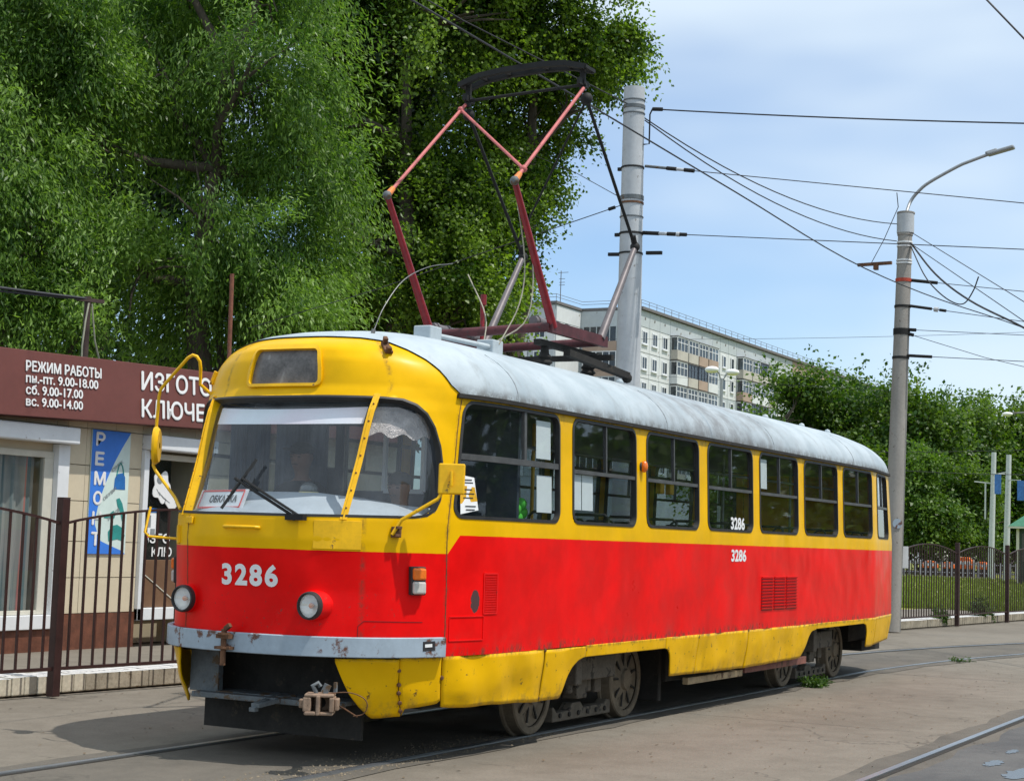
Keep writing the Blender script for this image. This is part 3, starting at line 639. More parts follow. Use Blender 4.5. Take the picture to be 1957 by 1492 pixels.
for xc in (3.80, 10.2):
    mb = MB(); mb.box((xc-1.15, -.62, .30), (xc+1.15, .62, .58)); mb.box((xc-.35, -1.0, .42), (xc+.35, 1.0, .62)); mb.box((xc-.22, -.90, .25), (xc-.02, -.74, .60)); mb.box((xc+.18, -.88, .28), (xc+.32, -.76, .62)); mb.tube([(xc+.05, -.84, .30), (xc+.05, -.84, .62)], .055, 12); mb.tube([(xc-.28, -.84, .3), (xc-.28, -.84, .62)], .04, 12)
    mb.box((xc+.62, -.80, .40), (xc+.78, -.70, .72)); mb.box((xc-.80, -.80, .35), (xc-.55, -.66, .5)); mb.box((xc-.62, -1.08, .40), (xc-.5, -.9, .66))
    bg = mb.build('bogie', 'bogie_iron', T, bevel=.012)
    for sg in (-1, 1):
        mb = MB(); y = sg*.80; mb.prism([(xc-.58, y-.05, .075), (xc+.58, y-.05, .075), (xc+.58, y-.05, .19), (xc+.50, y-.05, .20), (xc+.46, y-.05, .165), (xc+.02, y-.05, .165), (xc-.04, y-.05, .215), (xc-.20, y-.05, .215), (xc-.28, y-.05, .155), (xc-.50, y-.05, .15), (xc-.56, y-.05, .20), (xc-.58, y-.05, .20)], (0, .10, 0))
        br = mb.build('rail_brake', 'bogie_iron', bg, bevel=.008)
        mb = MB()
        for k in range(6): mb.lathe((xc-.45+k*.18, y+sg*.052, .125), (0, sg, 0), [(0, .022), (.012, .02), (.013, 0)], 8)
        mb.build('bolt', 'under_dark', br)
mb = MB(); mb.box((.9, -.95, .36), (2.3, .95, .74)); mb.box((5.35, -.98, .30), (8.9, .98, .74)); mb.box((11.9, -.8, .42), (13.3, .8, .74)); mb.box((1.2, -1.1, .745), (11.6, 1.1, .86)); mb.box((11.6, -.85, .745), (13.2, .85, .86)); mb.box((.48, -.90, .70), (1.05, .90, .86)); mb.box((2.2, -.35, .45), (5.3, .35, .8)); mb.box((8.8, -.35, .45), (12, .35, .8))
mb.box((5.25, -.95, .12), (5.32, -.45, .66)); mb.build('underframe', 'under_dark', T, bevel=.01)
mb = MB(); mb.box((5.55, -1.13, .27), (7.05, -1.07, .335)); mb.build('step_beam', plain('beam_tan', (.36, .27, .16), .7, var=.35, spots=.6).name, T, bevel=.004)
mb = MB(); mb.box((7.12, -1.13, .295), (9.15, -1.07, .375)); mb.build('step_beam', plain('beam_red', (.21, .085, .065), .7, var=.35, spots=.7).name, T, bevel=.004)
mb = MB(); mb.box((12.35, -.85, .28), (13.2, .85, .42)); mb.build('rear_guard', 'under_dark', T, bevel=.01)
mb = MB(); mb.box((.50, -.70, .155), (.53, .68, .40)); mb.box((.62, -.75, .40), (.66, .74, .74)); mb.build('life_guard', 'under_dark', T)
mb = MB(); mb.box((.36, .46, .42), (.42, .72, .72)); mb.box((.26, -.66, .385), (.36, .62, .425)); mb.box((.36, -.66, .40), (.60, .62, .43)); mb.build('nose_frame', 'grey_worn', T, bevel=.006)
mb = MB(); mb.bar((.05, -.10, .385), (.46, -.02, .42), .045, .035); mb.bar((.05, -.10, .375), (.05, -.10, .345), .05, .05); mb.bar((.05, -.13, .385), (.42, -.18, .43), .03, .03); mb.build('drawbar_bracket', 'grey_worn', T, bevel=.004)
cp = MB(); c = Vector((-.14, -.78, .465)); dx = Vector((-.88, -.47, 0)).normalized(); dy = Vector((.47, -.88, 0)).normalized(); dz = Vector((0, 0, 1))
P = lambda a, b, e: c+(dx*a+dy*b+dz*e)*.84
for (a0, a1, b0, b1, e0, e1) in ((-.10, .10, -.115, .115, .055, .08), (-.10, .10, -.115, .115, -.085, -.06), (-.10, .10, -.125, -.06, -.06, .055), (-.10, .11, .085, .12, -.06, .055), (-.10, -.06, -.06, .085, -.06, .055), (-.06, .12, -.02, .012, -.085, .07), (-.04, .02, -.165, -.125, -.04, .03), (.02, .12, -.11, -.02, -.085, -.055), (-.05, .06, .12, .155, -.05, .045)):
    cp.hexa([P(a, b, e) for e in (e0, e1) for a, b in ((a0, b0), (a1, b0), (a1, b1), (a0, b1))])
cpl = cp.build('coupler', 'rust_light', T, bevel=.008)
mb = MB(); mb.tube([P(0, -.03, .08), P(.02, -.06, .14), P(.0, -.02, .16), P(0, 0, .13)], .016, 8); mb.bar(P(0, .03, .08), P(.0, .06, .15), .015, .05); mb.bar(P(0, .12, .09), P(0, .12, .17), .02, .02); mb.build('coupler_latch', 'grey_worn', cpl, 50)
mb = MB(); mb.tube([P(-.06, .0, 0), P(-.25, .05, -.01), (.55, -.35, .42)], .035, 10); mb.build('drawbar', 'under_dark', cpl, 40)
mb = MB(); mb.tube(curve([P(.02, .06, .08), P(.02, .22, .095), P(.02, .34, .06), P(.02, .38, .0), P(.02, .35, -.07), P(.02, .27, -.09)]), .004, 6); mb.tube([P(0, .12, .0), P(-.02, .2, -.04), P(-.03, .30, -.10)], .006, 6); mb.build('chain', 'rust', cpl, 60)
# ------------------------------------------------------------------ roof gear
LEAN = lambda p: Vector((p[0], p[1], p[2]-.03*p[1]))
pb = MB()
for a, b in (((3.42, .62, 3.44), (3.42, -.62, 3.44)), ((4.52, .62, 3.44), (4.52, -.62, 3.44))): pb.tube([LEAN(a), LEAN(b)], .042, 12)
for y in (.62, -.62): pb.bar(LEAN((3.40, y, 3.44)), LEAN((4.56, y, 3.44)), .05, .10)
pan = pb.build('pantograph', 'panto_frame', T, 50)
for y in (.64, -.40):
    mb = MB(); mb.tube([LEAN((3.5, y, 3.52)), LEAN((4.42, y, 3.52))], .045, 12)
    for x in (3.55, 3.75, 3.95, 4.15): mb.tube([LEAN((x, y, 3.52)), LEAN((x+.03, y, 3.52))], .055, 12)
    mb.build('spring', 'panto_grey', pan, 40)
mb = MB()
for x in (3.55, 4.45):
    for y in (.50, -.50):
        z0 = float(ZT-.09); mb.lathe((x, y, z0-.05), (0, 0, 1), [(0, .05), (.06, .05), (.08, .075), (.11, .05), (.13, .075), (.16, .05), (.18, .07), (.21, .04), (.33, .03)], 14)
mb.bar((3.4, -.5, 3.33), (4.6, -.5, 3.33), .07, .05); mb.bar((3.4, .5, 3.33), (4.6, .5, 3.33), .07, .05); mb.bar((4.45, -.75, 3.30), (4.45, .75, 3.30), .06, .05); mb.bar((3.75, -.62, 3.27), (4.85, -.72, 3.17), .07, .06); mb.ball((4.85, -.72, 3.15), .05, 10); mb.build('insulator', 'under_dark', pan, 45)
EF, ER, HD = (2.64, .63, 4.575), (5.19, .615, 4.45), (3.93, .62, 5.70)
mir = lambda p: (p[0], -p[1], p[2])
for sg in (1, -1):
    f = (lambda p: LEAN(p)) if sg > 0 else (lambda p: LEAN(mir(p)))
    mb = MB(); mb.tube([f((3.46, .62, 3.44)), f(EF)], [.040, .026], 12); mb.build('lower_arm', 'panto_red', pan, 50)
    mb = MB(); mb.tube([f((4.45, .62, 3.46)), f(ER)], [.040, .028], 12); mb.build('lower_arm', 'panto_grey', pan, 50)
    mb = MB(); mb.tube([f(EF), f(HD)], .0165, 10); mb.build('upper_arm', 'panto_pink', pan, 50)
    mb = MB(); mb.tube([f(ER), f((3.99, .62, 5.63))], .016, 10); mb.build('upper_arm', 'black_iron', pan, 50)
    mb = MB(); e = Vector(f(EF)); d = (Vector(f(HD))-e).normalized(); mb.tube([e-d*.01, e+d*.12], [.034, .024], 10); mb.build('joint', 'panto_orange', pan, 50)
    mb = MB(); mb.ball(e, .042, 10); mb.build('joint', 'grey_worn', pan, 50)
    mb = MB(); e = Vector(f(ER)); mb.ball(e, .05, 10); mb.tube([e, e+Vector((-.06, 0, .10))], .03, 8); mb.ball(Vector(f((4.0, .62, 5.62))), .06, 10); mb.build('joint', 'black_iron', pan, 50)
h0, h1, m1 = Vector(LEAN(HD)), Vector(LEAN(mir(HD))), None
e1 = Vector(LEAN(mir(EF))); mb = MB(); k0 = h0+(Vector(LEAN(EF))-h0)*.06; k1 = e1+(h1-e1)*.12; mb.tube([k0, k1], .014, 10); mb.ball(k0, .035, 8); mb.ball(k1, .035, 8); mb.build('cross_brace', 'panto_pink', pan, 50)
er0, er1 = Vector(LEAN(ER)), Vector(LEAN(mir(ER))); hr = Vector(LEAN((3.99, -.62, 5.60))); mb = MB(); mb.tube([er0+(h0-er0)*.1, hr], .011, 8); mb.build('cross_brace', 'black_iron', pan, 50)
mb = MB(); prof = [(.66, 5.885), (.45, 5.945), (.2, 5.965), (-.2, 5.965), (-.45, 5.945), (-.66, 5.885)]
for x in (3.88, 4.04):
    for (a, b), (c_, d_) in zip(prof[:-1], prof[1:]): mb.bar(LEAN((x, a, b)), LEAN((x, c_, d_)), .05, .05)
for y, z in prof: mb.bar(LEAN((3.86, y, z)), LEAN((4.06, y, z)), .03, .03)
mb.build('collector_head', 'black_iron', pan)
mb = MB(); mb.tube([LEAN((3.95, .64, 5.74)), LEAN((3.95, -.64, 5.74))], .016, 8)
for y in (.6, -.6):
    mb.bar(LEAN((3.95, y, 5.68)), LEAN((3.95, y, 5.90)), .05, .03); mb.bar(LEAN((3.86, y, 5.76)), LEAN((4.05, y, 5.76)), .03, .06)
mb.build('head_bar', 'black_iron', pan)
mb = MB()
for q in ([LEAN((2.66, -.62, 4.55)), (3.0, -.56, 4.0), (2.95, -.55, 3.6), (2.7, -.5, 3.22)], [LEAN((2.66, -.62, 4.55)), (3.05, -.60, 4.1), (3.02, -.60, 3.5), (2.76, -.42, 3.24)], [(3.1, .05, 3.9), (2.9, -.25, 3.5), (2.7, -.35, 3.2)]): mb.tube(curve(q), .006, 6)
mb.build('rope', 'rope', pan, 60)
mb = MB(); mb.tube([(4.2, .5, 3.4), (4.2, .51, 3.86)], .022, 8); mb.tube([(4.2, .5, 3.8), (4.2, .5, 3.9)], .03, 8); mb.build('catch_post', 'panto_red', pan, 50)
zr_ = lambda y: float(ZG+(ZT-ZG)*(1-(abs(y)/WT)**2.1)**(1/2.1))
mb = MB(); mb.box((1.78, -.38, zr_(.38)-.03), (1.96, -.22, zr_(.3)+.115)); mb.build('roof_box', plain('box_grey', (.42, .47, .50), .5, var=.1, spots=.2).name, T, bevel=.01)
mb = MB(); mb.box((2.60, -.50, zr_(.50)-.03), (2.78, -.34, zr_(.4)+.11)); mb.build('roof_box', 'box_grey', T, bevel=.01)
mb = MB(); mb.tube([(1.95, -.34, zr_(.3)+.05), (2.62, -.46, zr_(.42)+.05)], .022, 8); mb.build('conduit', 'box_grey', T, 50)
a = Vector((.86, -.42, 3.03)); mb = MB(); mb.tube([a, a+Vector((.03, 0, .09))], .016, 8); mb.tube(curve([a+Vector((.03, 0, .08)), a+Vector((.16, 0, .28)), a+Vector((.42, 0, .52)), a+Vector((.78, 0, .68)), a+Vector((1.16, 0, .77))]), .0042, 6); mb.build('aerial', 'steel_trim', T, 60)
mb = MB()
for x in (5.5, 9.8, 11.2, 12.3): mb.ball((x, -.35, zr_(.35)+.02), .045, 8)
mb.build('roof_vent', 'roof_paint', T, 60)
# ------------------------------------------------------------------ interior
mb = MB(); mb.box((1.35, -1.14, .87), (11.6, 1.14, .92)); mb.box((11.6, -.9, .87), (13.2, .9, .92)); mb.build('cabin_floor', 'interior_floor', T)
mb = MB(); mb.box((1.5, -1.10, 2.60), (11.6, 1.10, 2.625)); mb.box((11.6, -.85, 2.60), (12.9, .85, 2.625)); mb.build('ceiling', 'interior_wall', T)
mb = MB(); mb.box((1.75, -1.18, .93), (11.55, -1.165, 1.70)); mb.box((1.75, 1.165, .93), (11.55, 1.18, 1.70)); mb.build('side_lining', 'interior_wall', T)
mb = MB(); sd_ = np.linspace(-1.5, 1.5, 40)
inn = [S(s, 1.70)+np.array([.07, 0, 0]) if abs(s) < 1.3 else S(s, 1.7)*np.array([1, .95, 1]) for s in sd_]
top = [(max(p[0], .0)+.34, p[1]*.86, 1.885-.12*max(0, -p[1]-.35)) for p in inn]; back = [(1.0, p[1]*.86, 1.87-.12*max(0, -p[1]-.35)) for p in inn]; bot = [(1.0, p[1]*.86, .95) for p in inn]
n = len(sd_); mb.add(list(inn)+top+back+bot, [(k*n+i, k*n+i+1, (k+1)*n+i+1, (k+1)*n+i) for k in range(3) for i in range(n-1)]); mb.build('dashboard', 'cab_grey', T, 40)
mb = MB(); mb.box((1.90, -1.14, .92), (1.94, -.30, 2.60)); mb.box((1.90, -.30, .92), (1.94, .50, 1.95)); mb.box((1.90, -.30, 2.48), (1.94, .50, 2.60)); mb.box((1.90, .50, .92), (1.94, .56, 2.60)); mb.box((1.90, .80, .92), (1.94, 1.14, 2.60)); mb.box((1.90, .56, .92), (1.94, .80, 2.12)); mb.box((1.90, .56, 2.48), (1.94, .80, 2.60)); bk = mb.build('cab_bulkhead', 'cab_dark', T)
mb = MB()
for a, b in (((1.88, -.30, 1.95), (1.88, .06, 1.95)), ((1.88, -.30, 2.42), (1.88, .06, 2.42)), ((1.88, -.30, 1.95), (1.88, -.30, 2.42)), ((1.88, .06, 1.95), (1.88, .06, 2.42))): mb.bar(a, b, .03, .035)
mb.build('bulkhead_window_frame', 'white_print', bk)
mb = MB(); mb.box((1.86, .62, .95), (1.885, 1.13, 2.58)); mb.build('cab_curtain', 'curtain_blue', T)
mb = MB()
for k in range(8): mb.tube([(1.25+.06*k, 1.10-.015*(k % 2), 1.75), (1.25+.06*k, 1.10-.015*(k % 2), 2.5)], .03, 6)
mb.build('cab_curtain', 'curtain_blue', T, 60)
vs_ = np.linspace(-.735, .735, 24)
mb = MB(); zlo = 2.405+.0*vs_; zsag = 2.545-.02*np.cos(vs_*2); A = SO(vs_, zlo-.01*np.cos(vs_*1.8), -.075); B = SO(vs_, zsag, -.075); mb.add(list(A)+list(B), [(i, i+1, 24+i+1, 24+i) for i in range(23)])
m, t, o = new_mat('iridescent_film'); v = obj_vec(t)
b_ = bsdf(t, o, mixc(t, ramp(t, noise(t, v, 1.6, 2), .35, .7), (.86, .89, .92), (.90, .78, .84)), .3); MATS['iridescent_film'] = m
mb.build('sun_visor', 'iridescent_film', T, 60)
vs_ = np.linspace(.80, 1.36, 18); mb = MB(); A = SO(vs_, 2.33+.02*np.sin(vs_*30)-.05*(vs_-.8), -.09); B = SO(vs_, 2.55-.28*np.clip(vs_-1.0, 0, 1)-.25*np.clip(vs_-1.2, 0, 1), -.09); mb.add(list(A)+list(B), [(i, i+1, 18+i+1, 18+i) for i in range(17)]); mb.build('sun_visor', 'foil', T, 60)
def seat(x, y, mat='seat_black'):
    mb = MB(); mb.box((x-.02, y-.21, 1.30), (x+.40, y+.21, 1.36)); mb.box((x+.14, y-.05, .92), (x+.22, y+.05, 1.30)); st = mb.build('passenger_seat', mat, T, bevel=.02)
    mb = MB(); P_ = [(x+.38, y-.2, 1.36), (x+.44, y-.2, 1.78)]; mb.hexa([(x+.36, y-.2, 1.36), (x+.40, y-.2, 1.36), (x+.40, y+.2, 1.36), (x+.36, y+.2, 1.36), (x+.43, y-.2, 1.72), (x+.46, y-.2, 1.72), (x+.46, y+.2, 1.72), (x+.43, y+.2, 1.72)]); mb.build('backrest', mat, st, bevel=.02)
    mb = MB(); mb.tube([(x+.44, y-.19, 1.66), (x+.47, y-.19, 1.80), (x+.475, y-.15, 1.835), (x+.475, y+.15, 1.835), (x+.47, y+.19, 1.80), (x+.44, y+.19, 1.66)], .014, 8); mb.build('grab_rail', 'seat_black', st, 60)
mb = MB()
for k in range(7): mb.tube([(1.99+.035*abs(k-3)*.4, -1.02+.045*k, 1.72), (1.985, -1.0+.038*k, 1.95), (1.98, -.92+.012*k, 2.12)], [.04, .038, .022], 7)
tag(mb.build('hanging_coat', plain('coat_brown', (.16, .10, .07), .9, var=.35).name, None, 60), 'brown coat hanging behind the cab in the first big window', 'coat')
for i, x in enumerate(np.arange(2.55, 12.3, .78)):
    seat(x, -.86, 'seat_red' if i in (0, 2) else 'seat_black')
    if i not in (3, 4, 8): seat(x, .86)
for x in (2.05, 3.3, 5.6, 7.9, 10.2):
    mb = MB(); mb.tube([(x, -.55, .92), (x, -.55, 2.6)], .017, 8); mb.build('grab_pole', 'pole_yellow' if x < 4 else 'steel_trim', T, 60)
    mb = MB(); mb.tube([(x, .55, .92), (x, .55, 2.6)], .017, 8); mb.build('grab_pole', 'steel_trim', T, 60)
mb = MB(); mb.tube([(2.1, -.62, 2.38), (12.4, -.62, 2.38)], .015, 8); mb.build('ceiling_rail', 'steel_trim', T, 60)
mb = MB(); mb.tube([(2.1, .62, 2.38), (12.4, .62, 2.38)], .015, 8); mb.build('ceiling_rail', 'steel_trim', T, 60)
for x, y in ((6.0, -.6), (6.25, -.6)):
    mb = MB(); mb.box((x-.05, y-.03, 2.10), (x+.05, y+.03, 2.24)); mb.build('ticket_box', 'pole_yellow', T, bevel=.01)
# ------------------------------------------------------------------ things in and on the tram
def sheet(name, label, cat, pts, mat='paper', group=None, th=.002):
    mb = MB(); P_ = [Vector(p) for p in pts]; n_ = (P_[1]-P_[0]).cross(P_[2]-P_[1]).normalized(); mb.prism(P_, n_*th); return tag(mb.build(name, mat), label, cat, group)
def onside(s0, s1, z0, z1, off=-.034): return [SO(s0, z0, off), SO(s1, z0, off), SO(s1, z1, off), SO(s0, z1, off)]
G = 'papers stuck inside the tram windows'
sheet('paper_notice', 'white paper strip in the upper corner of the first big tram window', 'paper', onside(2.80, 3.05, 2.235, 2.535), group=G)
sheet('paper_notice', 'white paper sheet below the rail in the first big tram window', 'paper', onside(2.81, 3.07, 1.815, 2.105), group=G)
sheet('paper_notice', 'left of two white sheets side by side low in the second tram window', 'paper', onside(3.41, 3.615, 1.855, 2.145), group=G)
sheet('paper_notice', 'right of two white sheets side by side low in the second tram window', 'paper', onside(3.63, 3.84, 1.855, 2.145), group=G)
sheet('paper_notice', 'narrow white paper strip at the top of the fifth tram window', 'paper', onside(7.95, 8.20, 2.22, 2.53), group=G)
sheet('paper_notice', 'white paper strip in the narrow rearmost side window', 'paper', onside(12.85, 13.1, 2.20, 2.53), group=G)
r = Vector((6.9, 0, 0))
ad = sheet('advert_sticker', 'tilted white and yellow advert sticker at the front of the first big window', 'sticker', [SO(1.67, 1.765, .006), SO(1.865, 1.80, .006), SO(1.785, 2.035, .006), SO(1.625, 2.05, .006)])
mb = MB(); mb.add([SO(1.655, 1.84, .0085), SO(1.845, 1.865, .0085), SO(1.80, 1.965, .0085), SO(1.638, 1.975, .0085)], [(0, 1, 2, 3)]); mb.build('yellow_band', 'pole_yellow', ad)
mb = MB()
for z, a, b in ((2.015, 1.65, 1.76), (1.995, 1.645, 1.775), (1.945, 1.67, 1.77), (1.915, 1.67, 1.80), (1.885, 1.68, 1.79), (1.825, 1.71, 1.83), (1.80, 1.72, 1.82)): mb.add([SO(a, z-.005, .010), SO(b, z-.003, .010), SO(b, z+.005, .010), SO(a, z+.003, .010)], [(0, 1, 2, 3)])
mb.build('print_line', 'black_print', ad)
mb = MB()
for c_, r_ in (((2.02, -1.06, 1.83), .055), ((2.10, -1.07, 1.875), .05), ((2.15, -1.05, 1.81), .055), ((2.06, -1.06, 1.765), .05)): mb.ball(c_, r_, 12)
mb.box((2.0, -1.12, 1.70), (2.2, -1.0, 1.722))
tag(mb.build('plush_toy', plain('toy_green', (.08, .48, .05), .8, var=.2).name, None, 60), 'bright green soft toy behind the first big tram window', 'toy')
# route board
bd_ = MB(); A = [Vector((.285, .69, 1.745)), Vector((.16, .17, 1.755)), Vector((.235, .17, 1.895)), Vector((.36, .69, 1.885))]; bd_.prism(A, (.012, 0, 0)); rb = tag(bd_.build('route_board', 'paper'), 'white route board with red border lettered ОБКАТКА behind the windscreen', 'sign')
mb = MB(); off_ = Vector((-.004, 0, 0)); C_ = [(A[i]*.94+(A[(i+2) % 4])*.06)+off_ for i in range(4)]
for i in range(4): mb.bar(C_[i], C_[(i+1) % 4], .002, .014, up=(.4, 0, 1))
mb.build('red_border', 'red_line', rb)
text('route_lettering', 'ОБКАТКА', .1, A[0].lerp(A[1], .26)+(A[3]-A[0])*.30, (A[1]-A[0]), (A[3]-A[0]), 'black_print', rb, .02, h=.062, w=.31, lift=.006)
mb = MB(); mb.lathe((.47, -.19, 1.86), (0, 0, 1), [(-.02, .075), (.02, .075), (.03, .07)], 20); lb = tag(mb.build('dash_beacon', plain('beacon_cream', (.66, .56, .22), .5).name, None, 40), 'dome shaped beacon with cream base on the tram dashboard', 'lamp')
mb = MB(); mb.ball((.47, -.19, 1.905), .068, 16, sc=(1, 1, .85)); mb.build('dome', plain('beacon_dome', (.10, .11, .11), .1, spec=.8).name, lb, 60)
# people
def skinned(name, chains, mat, parent=None, sub=1, loc=(0, 0, 0)):
    """chains: list of point lists (x,y,z,r); equal points are shared"""
    V = []; R_ = []; E = []; key = {}
    for ch in chains:
        prev = None
        for x, y, z, r_ in ch:
            k = (round(x, 4), round(y, 4), round(z, 4))
            if k not in key: key[k] = len(V); V.append((x, y, z)); R_.append(r_)
            i = key[k]
            if prev is not None and prev != i: E.append((prev, i))
            prev = i
    me = bpy.data.meshes.new(name); me.from_pydata(V, E, []); o = bpy.data.objects.new(name, me); COL.objects.link(o)
    bm = bmesh.new(); bm.from_mesh(me); lay = bm.verts.layers.skin.verify()
    for i, v in enumerate(bm.verts): v[lay].radius = (R_[i], R_[i]); v[lay].use_root = i == 0
    bm.to_mesh(me); bm.free()
    o.modifiers.new('skin', 'SKIN'); sb = o.modifiers.new('sub', 'SUBSURF'); sb.levels = sb.render_levels = sub
    dg = bpy.context.evaluated_depsgraph_get(); m2 = bpy.data.meshes.new_from_object(o.evaluated_get(dg)); m2.name = name
    bpy.data.objects.remove(o); bpy.data.meshes.remove(me); m2.materials.clear(); m2.materials.append(MATS[mat])
    m2.polygons.foreach_set('use_smooth', np.ones(len(m2.polygons), dtype=bool))
    return link(name, m2, parent, loc)
def person(label, loc, top, cap, lean=0., reach=(.45, .18, 1.02)):
    """seated figure facing -x; loc on the cab floor under the hips"""
    t_ = thing('person', label, 'person', loc); hx = lambda z: -lean*(z-.5)
    arms = []; hands = []
    for sg in (1, -1):
        sh = (hx(1.0), sg*.19, 1.0, .062); el_ = (hx(.8)-.10, sg*.27, .76, .048); wr = (-reach[0], sg*reach[1], reach[2]-.22, .031); pl = (-reach[0]-.08, sg*reach[1], reach[2]-.22, .034)
        arms.append([(hx(1.0), 0, 1.0, .085), sh, el_, wr, pl])
        for k in range(4): a0 = (-.03+k*.02); hands.append([pl, (pl[0]-.05, pl[1]+a0, pl[2]+.005, .010), (pl[0]-.085+.006*abs(k-1.5), pl[1]+a0*1.1, pl[2]-.02, .009)])
        hands.append([pl, (pl[0]-.02, pl[1]-sg*.045, pl[2]+.01, .011), (pl[0]-.05, pl[1]-sg*.055, pl[2], .010)])
    spine = [(0, 0, .50, .14), (hx(.72), 0, .72, .135), (hx(1.0), 0, 1.0, .085), (hx(1.1), 0, 1.10, .055), (hx(1.16)-.01, 0, 1.17, .058), (hx(1.2)-.02, 0, 1.25, .092), (hx(1.25)-.01, 0, 1.33, .078)]
    legs = [[(0, 0, .50, .14), (-.05, sg*.10, .50, .088), (-.43, sg*.13, .50, .062), (-.45, sg*.13, .12, .042), (-.47, sg*.13, .06, .045), (-.60, sg*.13, .04, .035)] for sg in (1, -1)]
    face = [[(hx(1.2)-.02, 0, 1.25, .092), (hx(1.2)-.112, 0, 1.24, .016)], [(hx(1.2)-.02, 0, 1.25, .092), (hx(1.2)-.02, .095, 1.25, .016)], [(hx(1.2)-.02, 0, 1.25, .092), (hx(1.2)-.02, -.095, 1.25, .016)]]
    skinned('body', [spine]+legs+arms+hands+face, 'skin', t_)
    up = [[(p[0], p[1], p[2], p[3]+.018) for p in spine[:4]]]+[[(p[0], p[1], p[2], p[3]+.016) for p in (ch[:4] if top == 'cloth_black' else ch[:2]+[(ch[1][0]*.5+ch[2][0]*.5, ch[1][1]*.5+ch[2][1]*.5, ch[1][2]*.5+ch[2][2]*.5, .055)])] for ch in arms]
    up[0][3] = (up[0][3][0], 0, up[0][3][2]-.03, .058)
    skinned('jacket', up, top, t_); skinned('trousers', [[(p[0], p[1], p[2], p[3]+.014) for p in ch[:5]] for ch in legs], 'cloth_black', t_)
    mb = MB(); c_ = (loc[0]+hx(1.2)-.012, loc[1], loc[2]+1.325); mb.ball(c_, .104, 16, sc=(1.03, .95, .66))
    if cap: mb.box((c_[0]-.17, c_[1]-.07, c_[2]-.01), (c_[0]-.06, c_[1]+.07, c_[2]+.008))
    fm = MB(); hc = Vector((loc[0]+hx(1.2)-.02, loc[1], loc[2]+1.25))
    for sg in (1, -1): fm.ball(hc+Vector((-.083, sg*.034, .015)), .013, 8, sc=(.6, 1.2, .6)); fm.bar(hc+Vector((-.086, sg*.052, .036)), hc+Vector((-.090, sg*.016, .038)), .008, .008)
    fm.bar(hc+Vector((-.088, -.024, -.045)), hc+Vector((-.088, .024, -.045)), .008, .008); fm.build('face', plain('face_dark', (.06, .03, .025), .7).name, t_, 50)['kind'] = 'stuff'
    mb.build('cap' if cap else 'hair', plain('hair_dark', (.02, .017, .015), .8).name, t_, 50)
person('driver in dark jacket and cap seated behind the windscreen divider', (1.50, .60, .93), 'cloth_black', True)
person('person in orange vest seated behind the side windscreen', (1.62, -.30, .70), 'cloth_orange', False, .1, (.5, .12, 1.05))
# ------------------------------------------------------------------ ground, tracks, kerbs
plain('concrete', (.30, .28, .255), .85, var=.16, scale=3, bump=.4, spots=.3, spot_col=(.14, .12, .10), streak=(1, 1, .3))
plain('concrete_white', (.46, .48, .50), .7, var=.10, scale=2.5, bump=.3, spots=.18, spot_col=(.20, .19, .18))
plain('fence_brown', (.040, .018, .017), .5, var=.25)
plain('kerb_stone', (.36, .32, .25), .9, var=.3, scale=5, bump=.7, spots=.5, spot_col=(.20, .16, .11), bdist=.02)
plain('kerb_cream', (.56, .52, .42), .85, var=.22, scale=5, bump=.6, spots=.35, spot_col=(.28, .24, .18), bdist=.015)
plain('kerb_white', (.62, .61, .60), .8, var=.12, scale=6, bump=.5, spots=.35, spot_col=(.33, .30, .25), bdist=.01)
plain('wire_dark', (.03, .03, .035), .6)
def sheet_poly(name, pts, z, mat, kind='structure'):
    mb = MB(); mb.add([(p[0], p[1], z) for p in pts], [tuple(range(len(pts)))]); o = mb.build(name, mat); o['kind'] = kind; return o
def yc(x): x = np.asarray(x, float); d = np.clip(x-11, 0, None); return np.where(d < 16, -.013*d*d, -.013*256-.416*(d-16))
XS = np.concatenate([[-40], np.arange(-8, 40, .5), [45, 50, 60]])
def ribbon(name, c, a, b, z, mat, zz=None):
    y = yc(XS)+c; mb = MB(); n = len(XS); wv = (.03*np.sin(XS*2.7+c)+.02*np.sin(XS*6.1+2*c)) if 'bed' in name else 0*XS; V = [(x, q+a+e, z) for x, q, e in zip(XS, y, wv)]+[(x, q+b-e, z) for x, q, e in zip(XS, y, wv)]
    mb.add(V, [(i, i+1, n+i+1, n+i) for i in range(n-1)]); o = mb.build(name, mat); o['kind'] = 'structure'; return o
sheet_poly('ground', [(-300, -400), (700, -400), (700, 500), (-300, 500)], -.016, 'dusty_asphalt')
m, t, o = new_mat('rail_steel'); v = obj_vec(t); bsdf(t, o, mixc(t, ramp(t, noise(t, v, 3., 5, .6, (.3, 3, 3)), .35, .7), (.30, .32, .35), (.42, .44, .47)), .34, .8, noise(t, v, 40., 3), .08, .003); MATS['rail_steel'] = m
plain('groove', (.03, .027, .023), .95)
for c, nm in ((0., 'a'), (-4.60, 'b')):
    ribbon('track_bed', c, -1.02, 1.02, -.011, 'track_asphalt')
    for sg in (1, -1):
        a = sg*.762; ribbon('rail_groove', c, min(a-sg*.045, a), max(a-sg*.045, a), -.008, 'groove')
        XSS = XS; y = yc(XS)+c; mb = MB(); n = len(XS); p, q = sorted((a, a+sg*.062))
        V = [(x, w+p, -.05) for x, w in zip(XS, y)]+[(x, w+p+.004, 0) for x, w in zip(XS, y)]+[(x, w+q-.004, 0) for x, w in zip(XS, y)]+[(x, w+q, -.05) for x, w in zip(XS, y)]
        mb.add(V, [(k*n+i, k*n+i+1, (k+1)*n+i+1, (k+1)*n+i) for k in range(3) for i in range(n-1)]); r_ = mb.build('tram_rail', 'rail_steel'); r_['kind'] = 'structure'
rd = MB(); ya = yc(XS)-3.98; yb = yc(XS)-30; n = len(XS); edge = .05*np.sin(XS*3.1)+.03*np.sin(XS*7.7)
